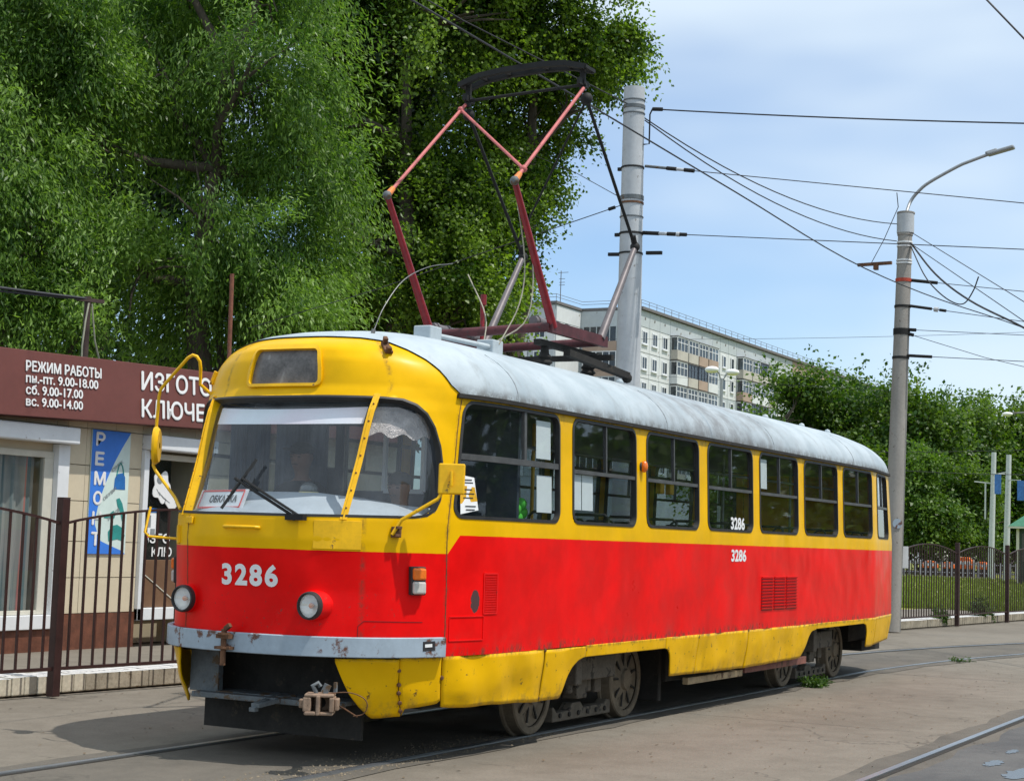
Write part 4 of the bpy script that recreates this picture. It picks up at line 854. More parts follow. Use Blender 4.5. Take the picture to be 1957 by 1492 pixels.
rd.add([(x, q+e, -.007) for x, q, e in zip(XS, ya, edge)]+[(x, q, -.007) for x, q in zip(XS, yb)], [(i, i+1, n+i+1, n+i) for i in range(n-1)]); rd.build('road', 'dark_asphalt')['kind'] = 'structure'
m, t, o = new_mat('puddle_water'); bsdf(t, o, (.09, .10, .115), .26, 0, None, spec=.7); MATS['puddle_water'] = m
for i, (x, y, a, b) in enumerate(((3.85, -4.36, .22, .06), (4.75, -4.32, .16, .04), (3.35, -4.66, .35, .10), (5.3, -4.52, .20, .05))):
    mb = MB(); k = 28; P_ = [(x+a*math.cos(2*PI*j/k)*(1+.25*math.sin(3*j+i)), y+b*math.sin(2*PI*j/k)*(1+.3*math.sin(2*j+i)), -.003) for j in range(k)]; mb.add(P_, [tuple(range(k))]); mb.build('puddle', 'puddle_water')['kind'] = 'structure'
# fence line
FD = Vector((22.14, -2.02, 0)).normalized(); FN = Vector((-FD.y, FD.x, 0)); FP = Vector((2.41, 3.95, 0)); PITCH = 22.23/6
at = lambda d, off=0., z=0.: FP+FD*d+FN*off+Vector((0, 0, z))
pv = MB(); pv.add([at(-30, .28, .02), at(60, .28, .02), at(60, 4.2, .02), at(-30, 4.2, .02)], [(0, 1, 2, 3)]); pv.build('pavement', 'dusty_asphalt')['kind'] = 'structure'
kb = thing('kerb', 'white painted stone kerb running below the brown fence', None, at(0, .30)); del kb['label']; kb['kind'] = 'structure'
def block(mb, d0, d1, o0, o1, z0, z1, top=1):
    P_ = [at(d0, o0, z0), at(d1, o0, z0), at(d1, o1, z0), at(d0, o1, z0), at(d0, o0, z1), at(d1, o0, z1), at(d1, o1, z1), at(d0, o1, z1)]
    mb.add(P_, [(3, 2, 1, 0), (0, 1, 5, 4), (1, 2, 6, 5), (2, 3, 7, 6), (3, 0, 4, 7)], 0); mb.add(P_[4:], [(0, 1, 2, 3)], top); return mb
d = -4.2; k = 0; rr_ = random.Random(3)
while d < 33.:
    small = d < .45
    L_ = .15 if small else rr_.uniform(.72, .86)
    zt_ = .165+rr_.uniform(-.006, .006)
    if 5.2 < d < 21.5: d += L_; continue
    mb = block(MB(), d+.003, d+L_-.003, .22+rr_.uniform(-.006, .006), .40, 0, zt_, 1)
    mb.build('kerb_stone', ['kerb_cream' if small else 'kerb_stone', 'kerb_white'], kb, bevel=.012)
    nn = 1 if small else 5
    for j in range(nn):
        e0 = d+L_*j/nn; mb = block(MB(), e0+.003, e0+L_/nn-.003, .40, .60, .0, zt_+.004+rr_.uniform(-.004, .004), 1); mb.build('kerb_brick', ['kerb_white', 'kerb_white'], kb, bevel=.008)
    d += L_; k += 1
def fence(name, label, i0, i1, bars_from=None):
    f_ = thing(name, label, 'fence', at(PITCH*(i0+i1)/2)); post_me = None; bar_me = {}
    for i in range(i0, i1+1):
        mb = MB(); c = at(PITCH*i); s_ = .045; P_ = [c-FD*s_-FN*s_, c+FD*s_-FN*s_, c+FD*s_+FN*s_, c-FD*s_+FN*s_]; mb.prism(P_, (0, 0, 1.84)); P2 = [c+(p-c)*1.04+Vector((0, 0, 1.84)) for p in P_]; mb.prism(P2, (0, 0, .012)); mb.build('fence_post', 'fence_brown', f_, bevel=.006)
    for i in range(i0, i1):
        arch = lambda u: 1.61+.185*math.sin(PI*u)**.85
        mb = MB(); pts = [at(PITCH*i+.045+(PITCH-.09)*u, 0, arch(u)) for u in np.linspace(0, 1, 25)]; 
        for a, b in zip(pts[:-1], pts[1:]): mb.bar(a, b+(b-a)*.02, .028, .022)
        mb.build('top_rail', 'fence_brown', f_)
        mb = MB(); mb.bar(at(PITCH*i+.045, 0, .255), at(PITCH*(i+1)-.045, 0, .255), .035, .03); mb.build('bottom_rail', 'fence_brown', f_)
        for j in range(1, 24):
            u = j/24; mb = MB(); mb.bar(at(PITCH*i+PITCH*u, 0, .255), at(PITCH*i+PITCH*u, 0, arch(u)), .020, .020, up=FD); mb.build('bar', 'fence_brown', f_)
    return f_
fence('metal_fence', 'brown arched metal railing in front of the shop at the left', -1, 2)
fence('metal_fence', 'brown arched metal railing beyond the rear of the tram', 5, 9)
# ------------------------------------------------------------------ shop
plain('fascia_brown', (.145, .045, .036), .5, var=.10, scale=2, bump=.1)
plain('tile_beige', (.60, .52, .38), .6, var=.05, scale=3, bump=.08)
plain('plinth_brown', (.14, .052, .030), .55, var=.35, scale=7, bump=.15)
plain('shop_white', (.72, .74, .76), .45, var=.05, scale=2, bump=.05, spots=.05)
plain('shop_cream', (.58, .56, .48), .5, var=.06)
plain('door_brown', (.16, .085, .045), .55, var=.15, scale=3)
plain('banner_blue', (.045, .20, .70), .5, var=.12, scale=1.2, bump=0)
plain('banner_pale', (.62, .74, .70), .5, var=.06, bump=0)
plain('print_teal', (.03, .26, .24), .5, var=.2); plain('print_blue', (.02, .14, .42), .5, var=.2); plain('print_grey', (.25, .27, .28), .6)
glass_mat('shop_glass', (.78, .80, .80), .10, (.30, .30, .28), .03)
SY = 7.75; fz = lambda x: .028*(x-5)
SH = thing('shop', 'single storey beige tiled shop with brown fascia behind the fence', 'shop', (8, SY+2, 0))
mb = MB(); mb.box((-2, SY+.06, .0), (3.65, SY+4.2, 3.2)); mb.box((3.65, SY+.06, 0), (6.3, SY+.5, .49)); mb.box((3.65, SY+.06, 2.49), (6.3, SY+.5, 3.2)); mb.box((3.65, SY+.5, 0), (6.3, SY+4.2, 3.2)); mb.box((7.9, SY+.60, .0), (14.5, SY+4.2, 3.2)); mb.box((6.3, SY+.06, 0), (8.0, SY+4.2, 3.2)); mb.box((12.2, SY+.06, 0), (14.5, SY+.6, 3.2)); mb.box((9.25, SY+.06, 0), (10.2, SY+.6, 3.2)); mb.build('wall', 'tile_beige', SH)
def tiles(x0, x1, zs, ox):
    for z0, z1 in zs:
        xs = [x0]+[v for v in np.arange(ox-20*.545, x1, .545) if x0+.02 < v < x1-.02]+[x1]
        for a, b in zip(xs[:-1], xs[1:]):
            mb = MB(); mb.box((a+.004, SY+rr_.uniform(-.001, .002), z0+.005), (b-.004, SY+.058, z1-.005)); mb.build('tile', 'tile_beige', SH)
ZS = [(.475, .93), (.93, 1.39), (1.39, 1.905), (1.905, 2.365), (2.365, 2.84), (2.84, 3.2)]
tiles(6.50, 7.93, ZS, 6.85); tiles(-1, 6.50, [(2.84, 3.2)], 6.85); tiles(7.93, 9.3, [(2.84, 3.2)], 6.85); tiles(9.3, 10.2, ZS, 9.3)
for a, b in ((-1.0, 1.2), (1.2, 3.4), (3.4, 5.0), (5.0, 6.5), (6.5, 7.2), (7.2, 7.93), (9.3, 10.2), (10.2, 14.0)):
    mb = MB(); mb.box((a+.003, SY-.012, 0), (b-.003, SY+.057, .470)); mb.build('plinth_panel', 'plinth_brown', SH)
mb = MB(); x0, x1 = -2, 14.5
for xa, xb in ((-2, 4.2), (4.2, 9.2), (9.2, 14.5)):
    m2 = MB(); m2.hexa([(xa+.004, SY-.33, 2.87+fz(xa)), (xb-.004, SY-.33, 2.87+fz(xb)), (xb-.004, SY+.05, 2.87+fz(xb)), (xa+.004, SY+.05, 2.87+fz(xa)), (xa+.004, SY-.27, 3.67+fz(xa)), (xb-.004, SY-.27, 3.67+fz(xb)), (xb-.004, SY+.05, 3.67+fz(xb)), (xa+.004, SY+.05, 3.67+fz(xa))]); m2.build('fascia', 'fascia_brown', SH, bevel=.006)
mb = MB(); mb.box((-2, SY+.05, 3.2), (14.5, SY+4.3, 3.28)); mb.build('roof', 'grey_worn', SH)
def fascia_text(s, x, z, w, h):
    zz = z+fz(x); text('fascia_lettering', s, .2, (x, SY-.333+(z-2.87)*.075, zz), (1, 0, .028), (0, .075, 1), 'white_print', SH, 0, h=h, w=w, lift=.012, fat=.045*min(h, .2)*.9)
fascia_text('РЕЖИМ РАБОТЫ', 5.40, 3.415, 1.32, .128); fascia_text('пн.-пт. 9.00-18.00', 5.40, 3.275, 1.26, .108); fascia_text('сб. 9.00-17.00', 5.40, 3.135, .98, .113); fascia_text('вс. 9.00-14.00', 5.40, 2.995, .98, .105)
fascia_text('ИЗГОТОВЛЕНИЕ', 7.50, 3.325, 2.95, .245); fascia_text('КЛЮЧЕЙ', 7.50, 2.965, 1.56, .305)
# window with shutter box
wn = MB(); 
for a, b in (((3.6, SY-.06, .30), (6.50, SY+.055, .475)), ((6.30, SY-.06, .475), (6.50, SY+.055, 2.60))): wn.box(a, b)
wf = wn.build('window', 'shop_white', SH, bevel=.008)
mb = MB(); mb.box((6.14, SY+.02, .478), (6.298, SY+.10, 2.42)); mb.box((3.6, SY+.02, 2.42), (6.298, SY+.10, 2.50)); mb.box((3.6, SY+.02, .478), (6.14, SY+.10, .53)); mb.build('frame', 'shop_cream', wf, bevel=.006)
mb = MB(); mb.box((3.6, SY-.20, 2.605), (6.52, SY+.055, 2.815)); mb.build('shutter_box', 'shop_white', wf, bevel=.02)
mb = MB(); mb.quad((3.6, SY+.05, .53), (6.14, SY+.05, .53), (6.14, SY+.05, 2.42), (3.6, SY+.05, 2.42)); mb.build('pane', 'shop_glass', wf)
m, t, o = new_mat('curtain_cloth'); v = obj_vec(t); sx_ = nd(t, 'ShaderNodeSeparateXYZ'); t.links.new(v, sx_.inputs[0])
wv = noise(t, v, 5., 4, .6, (1.0, .1, .02)); cc = mixc(t, ramp(t, wv, .48, .56), (.42, .44, .42), (.13, .22, .25)); cc = mixc(t, ramp(t, noise(t, v, 4., 3, .6, (1.3, .1, .02)), .58, .62), cc, (.62, .22, .20)); bsdf(t, o, cc, .9); MATS['curtain_cloth'] = m
mb = MB(); xs = np.linspace(3.6, 6.12, 150); ys = SY+.16+.03*np.sin(xs*26)+.015*np.sin(xs*61+1); n = len(xs); mb.add([(x, y, .5) for x, y in zip(xs, ys)]+[(x, y, 2.45) for x, y in zip(xs, ys)], [(i, i+1, n+i+1, n+i) for i in range(n-1)]); mb.build('curtain', 'curtain_cloth', wf, 60)
# doorway
dr = MB(); dr.box((7.93, SY-.06, .36), (8.03, SY+.055, 2.63)); dr.box((7.93, SY-.06, .36), (9.30, SY+.055, .52)); dr.box((9.20, SY-.06, .52), (9.30, SY+.055, 2.63)); dw = dr.build('door', 'shop_white', SH, bevel=.008)
mb = MB(); mb.box((7.93, SY-.20, 2.635), (9.32, SY+.055, 2.835)); mb.build('shutter_box', 'shop_white', dw, bevel=.02)
mb = MB(); mb.box((8.03, SY+.02, 2.52), (9.2, SY+.10, 2.60)); mb.build('frame', 'shop_cream', dw, bevel=.006)
mb = MB(); mb.box((8.03, SY+.03, .522), (9.2, SY+.08, 1.16)); mb.build('door_panel', 'door_brown', dw, bevel=.006)
mb = MB(); mb.bar((8.03, SY+.025, 1.02), (8.75, SY+.025, .62), .012, .012); mb.build('crossbar', 'shop_cream', dw)
mb = MB(); mb.quad((8.03, SY+.05, 1.165), (9.2, SY+.05, 1.165), (9.2, SY+.05, 2.52), (8.03, SY+.05, 2.52)); mb.build('pane', 'shop_glass', dw)
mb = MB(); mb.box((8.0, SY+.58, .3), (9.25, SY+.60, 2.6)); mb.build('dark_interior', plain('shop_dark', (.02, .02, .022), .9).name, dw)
text('door_lettering', 'ИЗГО', .1, (8.06, SY+.04, 1.385), (1, 0, 0), (0, 0, 1), 'white_print', dw, .025, h=.135, w=.58, lift=.004); text('door_lettering', 'КЛЮ', .1, (8.27, SY+.04, 1.205), (1, 0, 0), (0, 0, 1), 'white_print', dw, .025, h=.13, w=.42, lift=.004)
# things on the shop front
mb = MB(); mb.box((6.93, SY-.022, 1.235), (7.665, SY-.006, 2.835)); bn = tag(mb.build('banner', 'banner_pale'), 'tall blue and pale vertical banner lettered РЕМОНТ on the beige wall', 'banner')
zz = np.linspace(1.235, 2.835, 40); xr = 6.93+.12+.615*np.clip((zz-1.55)/1.28, 0, 1)**1.7+.22*np.clip((1.62-zz)/.38, 0, 1); xr = np.where(zz < 1.5, np.maximum(xr, 6.93+.735*np.clip((1.50-zz)/.24, 0, 1)**1.2), xr); xr = np.minimum(xr, 7.665)
mb = MB(); n = 40; mb.add([(6.93, SY-.0235, z) for z in zz]+[(x, SY-.0235, z) for x, z in zip(xr, zz)], [(i, i+1, n+i+1, n+i) for i in range(n-1)]); mb.build('blue_field', 'banner_blue', bn)
for ch, z in zip('РЕМОНТ', (2.635, 2.38, 2.125, 1.87, 1.61, 1.345)): text('banner_lettering', ch, .2, (7.0, SY-.024, z), (1, 0, 0), (0, 0, 1), 'white_print', bn, 0, fat=.009, h=.165, w=.155 if ch != 'М' else .20, lift=.008)
for s_, x, z, w in (('СУМОК', 7.34, 2.30, .24), ('ОБУВИ', 7.20, 1.92, .28), ('ЗОНТОВ', 7.30, 1.66, .26)): text('banner_caption', s_, .06, (x, SY-.024, z), (.83, 0, .56), (-.56, 0, .83), 'print_grey', bn, .02, h=.045, w=w, lift=.004)
def flat(name, pts, mat, parent, y): mb = MB(); mb.add([(x, y, z) for x, z in pts], [tuple(range(len(pts)))]); return mb.build(name, mat, parent)
yb_ = SY-.026
flat('bag_print', [(7.38, 2.08), (7.60, 2.08), (7.59, 2.24), (7.55, 2.30), (7.43, 2.28), (7.39, 2.22)], 'print_blue', bn, yb_)
mb = MB(); mb.tube([(7.42, yb_, 2.26), (7.46, yb_, 2.40), (7.49, yb_, 2.43), (7.53, yb_, 2.38), (7.56, yb_, 2.28)], .008, 6); mb.build('bag_print', 'print_teal', bn)
flat('shoe_print', [(7.22, 1.70), (7.42, 1.70), (7.44, 1.75), (7.40, 1.80), (7.36, 1.78), (7.30, 1.74), (7.23, 1.73)], 'print_teal', bn, yb_); flat('shoe_print', [(7.44, 1.95), (7.50, 1.97), (7.56, 1.90), (7.63, 1.72), (7.61, 1.67), (7.57, 1.67), (7.53, 1.78), (7.47, 1.86)], 'print_teal', bn, yb_)
flat('umbrella_print', [(7.33, 1.40), (7.31, 1.52), (7.38, 1.60), (7.48, 1.62), (7.58, 1.58), (7.64, 1.48), (7.62, 1.40), (7.50, 1.43)], 'print_teal', bn, yb_)
kx, kz = 8.33, 2.15; mb = MB(); lob = [(math.cos(a)*(.175+.03*math.cos(5*a+.6)), math.sin(a)*(.175+.03*math.cos(5*a+.6))) for a in np.linspace(.2, 2*PI-.9, 30)]
key = [(kx+a, kz+b*1.15) for a, b in lob]+[(8.42, 1.93), (8.50, 1.86), (8.60, 1.84), (8.66, 1.90), (8.62, 1.96), (8.60, 2.06), (8.55, 2.05)]
mb.prism([(a, SY-.035, b) for a, b in key], (0, .012, 0)); ks = tag(mb.build('key_sign', 'white_print'), 'white key shaped cut out sign hanging in the shop doorway', 'sign')
mb = MB(); mb.lathe((8.28, SY-.037, 2.25), (0, -1, 0), [(0, .0), (.001, .055), (.002, .06), (.003, .0)], 18)
for k in range(4): mb.bar((8.22+k*.05, SY-.037, 2.12-k*.04), (8.30+k*.07, SY-.037, 2.03-k*.03), .01, .002, up=(0, 1, 0))
mb.build('key_print', 'print_grey', ks)
mb = MB(); mb.box((8.05, SY+.036, 1.46), (8.33, SY+.042, 1.86)); pc = tag(mb.build('poster', 'paper'), 'small poster with blue head low in the shop doorway', 'poster')
mb = MB(); mb.box((8.05, SY+.031, 1.80), (8.33, SY+.035, 1.86)); mb.build('poster_head', 'print_blue', pc)
mb = MB(); mb.box((8.09, SY+.032, 1.60), (8.22, SY+.035, 1.76)); mb.box((8.22, SY+.032, 1.48), (8.31, SY+.035, 1.58)); mb.build('poster_picture', 'print_grey', pc); mb = MB(); mb.box((8.05, SY+.032, 1.46), (8.20, SY+.035, 1.50)); mb.build('poster_band', 'red_line', pc)
rp = MB(); rp.tube([(7.65, 8.6, 3.25), (7.65, 8.6, 4.70)], .045, 10); tag(rp.build('roof_post', plain('post_brown', (.055, .035, .03), .8).name, None, 40), 'short dark post on the shop roof carrying two black cables', 'post')
pp = bpy.data.objects['roof_post']; mb = MB(); mb.bar((7.45, 8.6, 4.64), (7.9, 8.55, 4.66), .05, .05); mb.build('crossarm', 'post_brown', pp)
mb = MB(); mb.tube([(7.62, 8.55, 4.6), (7.52, 8.5, 4.35), (7.48, 8.5, 4.0), (7.50, 8.5, 3.3)], .012, 6); mb.tube([(7.68, 8.55, 4.6), (7.72, 8.5, 4.1), (7.85, 8.5, 3.8), (8.1, 8.5, 3.6)], .012, 6); mb.build('loose_cable', plain('cable_pale', (.30, .30, .22), .7).name, pp, 60)
rp = MB(); rp.tube([(10.82, 8.6, 3.25), (10.78, 8.6, 5.50)], .032, 10); tag(rp.build('roof_pipe', plain('pipe_rust', (.20, .075, .045), .8, var=.4, spots=.6).name, None, 40), 'thin rusty pipe standing on the shop roof behind the tram nose', 'pipe')
# ------------------------------------------------------------------ poles
pl = MB(); pl.lathe((13.10, 2.95, 0), (-.010, 0, 1), [(0, .205), (8.38, .157), (8.42, .157), (8.42, .13), (8.40, 0)], 28); cpole = tag(pl.build('catenary_pole', 'concrete_white', None, 40), 'pale concrete tram wire pole rising behind the tram roof', 'pole')
def collar(parent, c, z, r, h, mat='rust'): mb = MB(); mb.lathe((c[0], c[1], z-h/2), (0, 0, 1), [(0, r), (0, r+.012), (h, r+.012), (h, r)], 28); return mb.build('collar', mat, parent, 40)
px_ = lambda z: 13.10-.010*z
for z, h, mt in ((8.12, .05, 'grey_worn'), (8.22, .015, 'grey_worn'), (8.02, .015, 'grey_worn'), (7.2, .025, 'black_iron'), (6.74, .06, 'grey_worn'), (6.66, .03, 'rust'), (6.45, .015, 'grey_worn'), (6.2, .03, 'black_iron'), (5.9, .025, 'black_iron')): collar(cpole, (px_(z), 2.95), z, .205-.048*z/8.4, h, mt)
for a, b in (((13.05, 2.70, 5.9), (13.05, 2.45, 5.89)), ((13.05, 3.10, 5.9), (13.05, 3.32, 5.91)), ((13.05, 3.10, 6.2), (13.05, 3.22, 6.2)), ((13.05, 3.1, 7.2), (13.05, 3.2, 7.2))): MB().bar(a, b, .045, .05).build('clamp_lug', 'black_iron', cpole)
MB().tube([(13.05, 2.80, 7.55), (13.05, 2.70, 7.55), (13.05, 2.70, 8.0), (13.05, 2.66, 8.08)], .012, 6).build('hook', 'black_iron', cpole)
b0 = Vector((24.08, 1.95, 0)); ax_ = Vector((.47, -.08, 8.6)); pl = MB(); pl.lathe(b0, ax_, [(0, .195), (8.15, .145), (8.16, .16), (8.6, .165), (8.62, .185), (8.65, .185), (8.66, 0)], 28, 0); lpole = tag(pl.build('street_lamp', 'concrete', None, 40), 'tall concrete pole with curved lamp arm behind the rear of the tram', 'street lamp')
def lp(z): return b0+ax_*(z/8.6)
for z, h, mt in ((8.40, .40, 'concrete_white'), (8.0, .03, 'paper'), (7.92, .03, 'paper'), (7.62, .03, 'paper'), (7.56, .03, 'paper'), (7.2, .07, plain('band_red', (.45, .06, .03), .6).name), (6.65, .05, 'black_iron'), (6.12, .13, 'black_iron'), (5.58, .05, 'black_iron')): collar(lpole, lp(z), z, .195-.05*z/8.6+(.018 if z == 8.4 else 0), h, mt)
mb = MB(); c = lp(8.6); arm = [c, (24.8, 1.84, 8.92), (24.8, 1.68, 9.12), (24.8, 1.45, 9.30), (24.8, .87, 9.59), (24.8, .62, 9.68), (24.8, .23, 9.80), (24.8, .12, 9.83)]; mb.tube(curve(arm, 4), .034, 10); mb.build('lamp_arm', plain('galvanised', (.34, .35, .36), .45, .5, var=.1).name, lpole, 50)
mb = MB(); mb.bar((24.8, .26, 9.79), (24.8, -.28, 9.91), .20, .07); mb.bar((24.8, .30, 9.82), (24.8, .06, 9.88), .12, .06); mb.build('lamp_head', 'galvanised', lpole, bevel=.025)
mb = MB(); mb.lathe(lp(2.17)+Vector((-.165, -.1, 0)), (-.86, -.5, 0), [(0, .10), (.01, .10), (.011, 0)], 12); mb.build('sticker', 'grey_paint', lpole)
sheet('white_sign', 'blank white card tied to the fence post beside the tram rear', 'sign', [(24.35, 1.90, 1.28), (24.42, 1.70, 1.28), (24.42, 1.70, 1.72), (24.35, 1.90, 1.72)], 'white_print', th=.01)
# wires
def wire(label, pts, r=.008, sag=0., mat='wire_dark', cat='wire', ins=(), group=None):
    P_ = [Vector(p) for p in pts]
    if len(P_) > 3 and 'corner' not in label: P_ = curve(P_, 6)
    if sag and len(P_) == 2: a, b = P_; P_ = [a.lerp(b, u)-Vector((0, 0, 4*sag*u*(1-u))) for u in np.linspace(0, 1, 17)]
    o = tag(MB().tube(P_, r, 6).build('overhead_wire', mat, None, 60), label, cat, group or 'overhead wires')
    for (a, b, rad, m_) in ins:
        q = MB().tube([P_[0].lerp(P_[-1], a), P_[0].lerp(P_[-1], b)], rad, 8).build('insulator', m_, o, 50)
    return o
wire('contact wire running lengthwise above the tram over the pantograph', [(-30, 0, 6.25), (-6, 0, 6.06), (3.95, 0, 5.99), (9.5, 0, 5.93), (15, -.05, 5.85), (20, -.75, 5.8), (26, -2.4, 5.75), (40, -9, 5.75)], .009)
wire('top wire leaving the pale pole straight to the right', [(13.06, 2.66, 8.08), (13.06, -6, 7.05)], .011, .06, ins=((0, .018, .03, 'black_iron'),))
wire('upper span wire right of the pale pole with striped insulator', [(13.06, 2.76, 7.22), (13.06, -6, 5.75)], .007, 0, ins=((0, .04, .022, 'grey_worn'), (.04, .058, .03, 'black_iron'), (.058, .072, .024, 'concrete_white'), (.072, .09, .03, 'black_iron')))
wire('lower span wire right of the pale pole with ring insulator', [(13.06, 2.77, 6.21), (13.06, -6, 5.35)], .007, 0, ins=((0, .03, .03, 'black_iron'), (.03, .045, .026, 'concrete_white'), (.045, .06, .03, 'black_iron'), (.062, .068, .035, 'concrete_white'), (.068, .08, .028, 'black_iron')))
wire('span wire running left from the pale pole into the poplars', [(13.06, 3.10, 6.66), (13.1, 7.5, 5.55), (13.1, 10, 5.0)], .007, 0, ins=((.02, .035, .028, 'black_iron'),))
wire('thin wire rising left from the pale pole collar', [(13.0, 3.1, 6.74), (17.3, 6.0, 8.26), (26, 12, 11.2)], .006)
wire('upper of two sagging wires between the pale pole and the lamp pole', [(13.10, 2.80, 7.96), (24.4, 2.02, 8.38)], .010, .34)
wire('lower of two sagging wires between the pale pole and the lamp pole', [(13.10, 2.80, 7.93), (24.4, 2.02, 8.02)], .010, .36)
wire('wire reaching the top of the pale pole from the upper left', [(13.0, 2.9, 8.1), (10.5, 4.5, 8.9), (4, 8, 11.0)], .009)
wire('upper bracket wire right of the lamp pole at the red band', [(24.5, 1.72, 7.2), (24.5, -8, 5.8)], .008, 0, ins=((0, .055, .035, 'black_iron'),))
wire('second bracket wire right of the lamp pole with ring insulator', [(24.4, 1.76, 6.66), (24.4, -8, 4.95)], .008, 0, ins=((0, .05, .03, 'black_iron'), (.055, .063, .05, 'concrete_white'), (.066, .08, .03, 'black_iron')))
wire('level wire leaving the third collar of the lamp pole', [(24.38, 1.78, 6.16), (24.38, -8, 5.4)], .007, 0, ins=((0, .02, .035, 'black_iron'),))
wire('sloping wire leaving the third collar of the lamp pole', [(24.38, 1.78, 6.08), (24.38, .2, 5.55), (24.4, -8, 3.4)], .007, 0, ins=((0, .015, .035, 'black_iron'),))
wire('lowest bracket wire right of the lamp pole', [(24.34, 1.78, 5.62), (24.3, -8, 4.9)], .008, 0, ins=((0, .055, .032, 'black_iron'),))
wire('thick twisted cable hanging from the lamp pole down to the right', [(24.5, 1.76, 8.0), (23.6, 1.0, 7.15), (22.6, .1, 6.45), (21, -1.1, 5.75), (19, -2.4, 5.0), (15, -5, 4.0)], .019)
wire('slack looping cable below the lamp pole top', [(24.5, 1.76, 7.95), (24.0, 1.35, 7.25), (23.6, 1.0, 6.85), (23.3, .62, 6.55), (23.2, .35, 6.48), (23.1, .15, 6.7), (22.9, .0, 6.95)], .013)
wire('straight thin wire from the lamp pole top down to the right', [(24.5, 1.76, 8.22), (18, -3.0, 4.9), (15, -5.2, 3.4)], .008)
wire('thin wire beside the twisted cable from the lamp pole', [(24.5, 1.76, 7.98), (18, -2.4, 4.95), (15, -4.3, 3.6)], .008)
wire('wire crossing the upper right corner of the picture', [(6, 3.2, 15.1), (6, -3.79, 6.79), (6, -4.14, 6.37), (6, -5.5, 4.7)], .010)
wire('black cable reaching the shop roof post from the left', [(-3, 8.6, 4.5), (7.6, 8.58, 4.66)], .022, .12)
wire('second black cable reaching the shop roof post from the left', [(-3, 8.7, 4.2), (7.7, 8.58, 4.66)], .014, .10)
mb = MB(); mb.bar((15, .06, 5.905), (15, -.46, 5.915), .055, .045); mb.bar((15, -.22, 5.93), (15, -.22, 5.82), .06, .09); tag(mb.build('section_hanger', 'rust', None), 'rusty hanger bar holding the contact wire above the tram', 'hanger')
mb = MB(); mb.tube([(15, -.15, 5.93), (14.6, -.45, 6.2), (13.4, -.98, 6.42), (13.06, -1.05, 6.55)], .006, 6); mb.build('hanger_wire', 'wire_dark', bpy.data.objects['section_hanger'])
for i, (a, b, s_) in enumerate((((90, 40, 15.0), (80, 0, 13.5), 'faint distant wire crossing the sky above the apartment block'), ((110, 50, 15.2), (100, 0, 11.0), 'faint distant wire sloping behind the lamp pole'), ((60, 20, 5.9), (58, -2, 6.2), 'thin wire in front of the right hand trees'), ((48, 12, 4.7), (47, -2, 4.5), 'thin wire crossing in front of the bush beside the concrete lamp pole'))): wire(s_, [a, b], .012, .3)
# ------------------------------------------------------------------ far side: lawn, posts, kiosk
m, t, o = new_mat('lawn'); v = obj_vec(t); c = mixc(t, ramp(t, noise(t, v, .35, 6, .6), .35, .65), (.15, .20, .030), (.27, .27, .060)); c = mixc(t, ramp(t, noise(t, v, 2.5, 6, .7), .6, .75, 0, .7), c, (.20, .15, .09)); bsdf(t, o, c, .9, 0, noise(t, v, 9., 4), .8, .06); MATS['lawn'] = m
sheet_poly('lawn', [(35.2, 8.5), (37.6, 4.9), (40.1, 2.8), (44, -2), (48, -12), (200, -60), (280, 62), (60, 45)], .006, 'lawn')
plain('dry_verge', (.22, .16, .13), .95, var=.3, scale=2)
sheet_poly('verge', [(34.4, 8.5), (36.8, 4.6), (39.3, 2.5), (43, -2), (47, -12), (48, -12), (44, -2), (40.1, 2.8), (37.6, 4.9), (35.2, 8.5)], .002, 'dry_verge')
sheet_poly('path', [(99, 30), (106, 18), (113, 4), (120, 6), (112, 20), (104, 33)], .011, 'track_asphalt')
plain('picket_grey', (.34, .35, .36), .7, var=.15)
pf = thing('picket_fence', 'low pale grey picket fence across the far lawn', 'fence', (110, 20, 0)); a, b = Vector((104.5, 27.5, 0)), Vector((116.5, 12.0, 0)); k = 50; pm = None
for i in range(k):
    p = a.lerp(b, i/(k-1))
    if pm is None: mb = MB(); mb.box((-.03, -.07, 0), (.03, .07, 1.06)); pm = mb.mesh('picket', 'picket_grey')
    link('picket', pm, pf, p-pf.location, (0, 0, .4))
for z in (.3, .9): mb = MB(); mb.bar(a+Vector((.05, 0, z)), b+Vector((.05, 0, z)), .04, .06); mb.build('rail', 'picket_grey', pf)
plain('far_orange', (.75, .16, .03), .6, var=.2); G = 'low orange barriers on the far lawn'
for (x, y, w, h, s_) in ((111.9, 23.0, 1.2, 1.05, 'leftmost low orange barrier beyond the picket fence'), (112.6, 21.85, 1.0, 1.0, 'middle low orange barrier beyond the picket fence'), (113.2, 20.75, 1.15, 1.40, 'tallest orange barrier with rounded top beyond the picket fence'), (113.8, 19.65, .9, 1.10, 'rightmost low orange barrier beyond the picket fence')):
    mb = MB(); mb.prism([(x-.25, y-w/2, .55), (x-.25, y+w/2, .55), (x-.25, y+w/2*.9, h*.8), (x-.25, y+w*.25, h), (x-.25, y-w*.25, h), (x-.25, y-w/2*.9, h*.8)], (.5, 0, 0)); ob = tag(mb.build('barrier', 'far_orange', None, bevel=.05), s_, 'barrier', G)
    mb = MB(); 
    for j in (-1, 0, 1): mb.box((x-.265, y+j*w*.25-.09, h*.66), (x-.252, y+j*w*.25+.09, h*.80))
    mb.build('white_stripe', 'white_print', ob); mb = MB(); mb.box((x-.2, y-w/2+.05, 0), (x+.2, y+w/2-.05, .545)); mb.build('base', 'under_dark', ob)
plain('post_white', (.50, .53, .54), .6, var=.1, spots=.2)
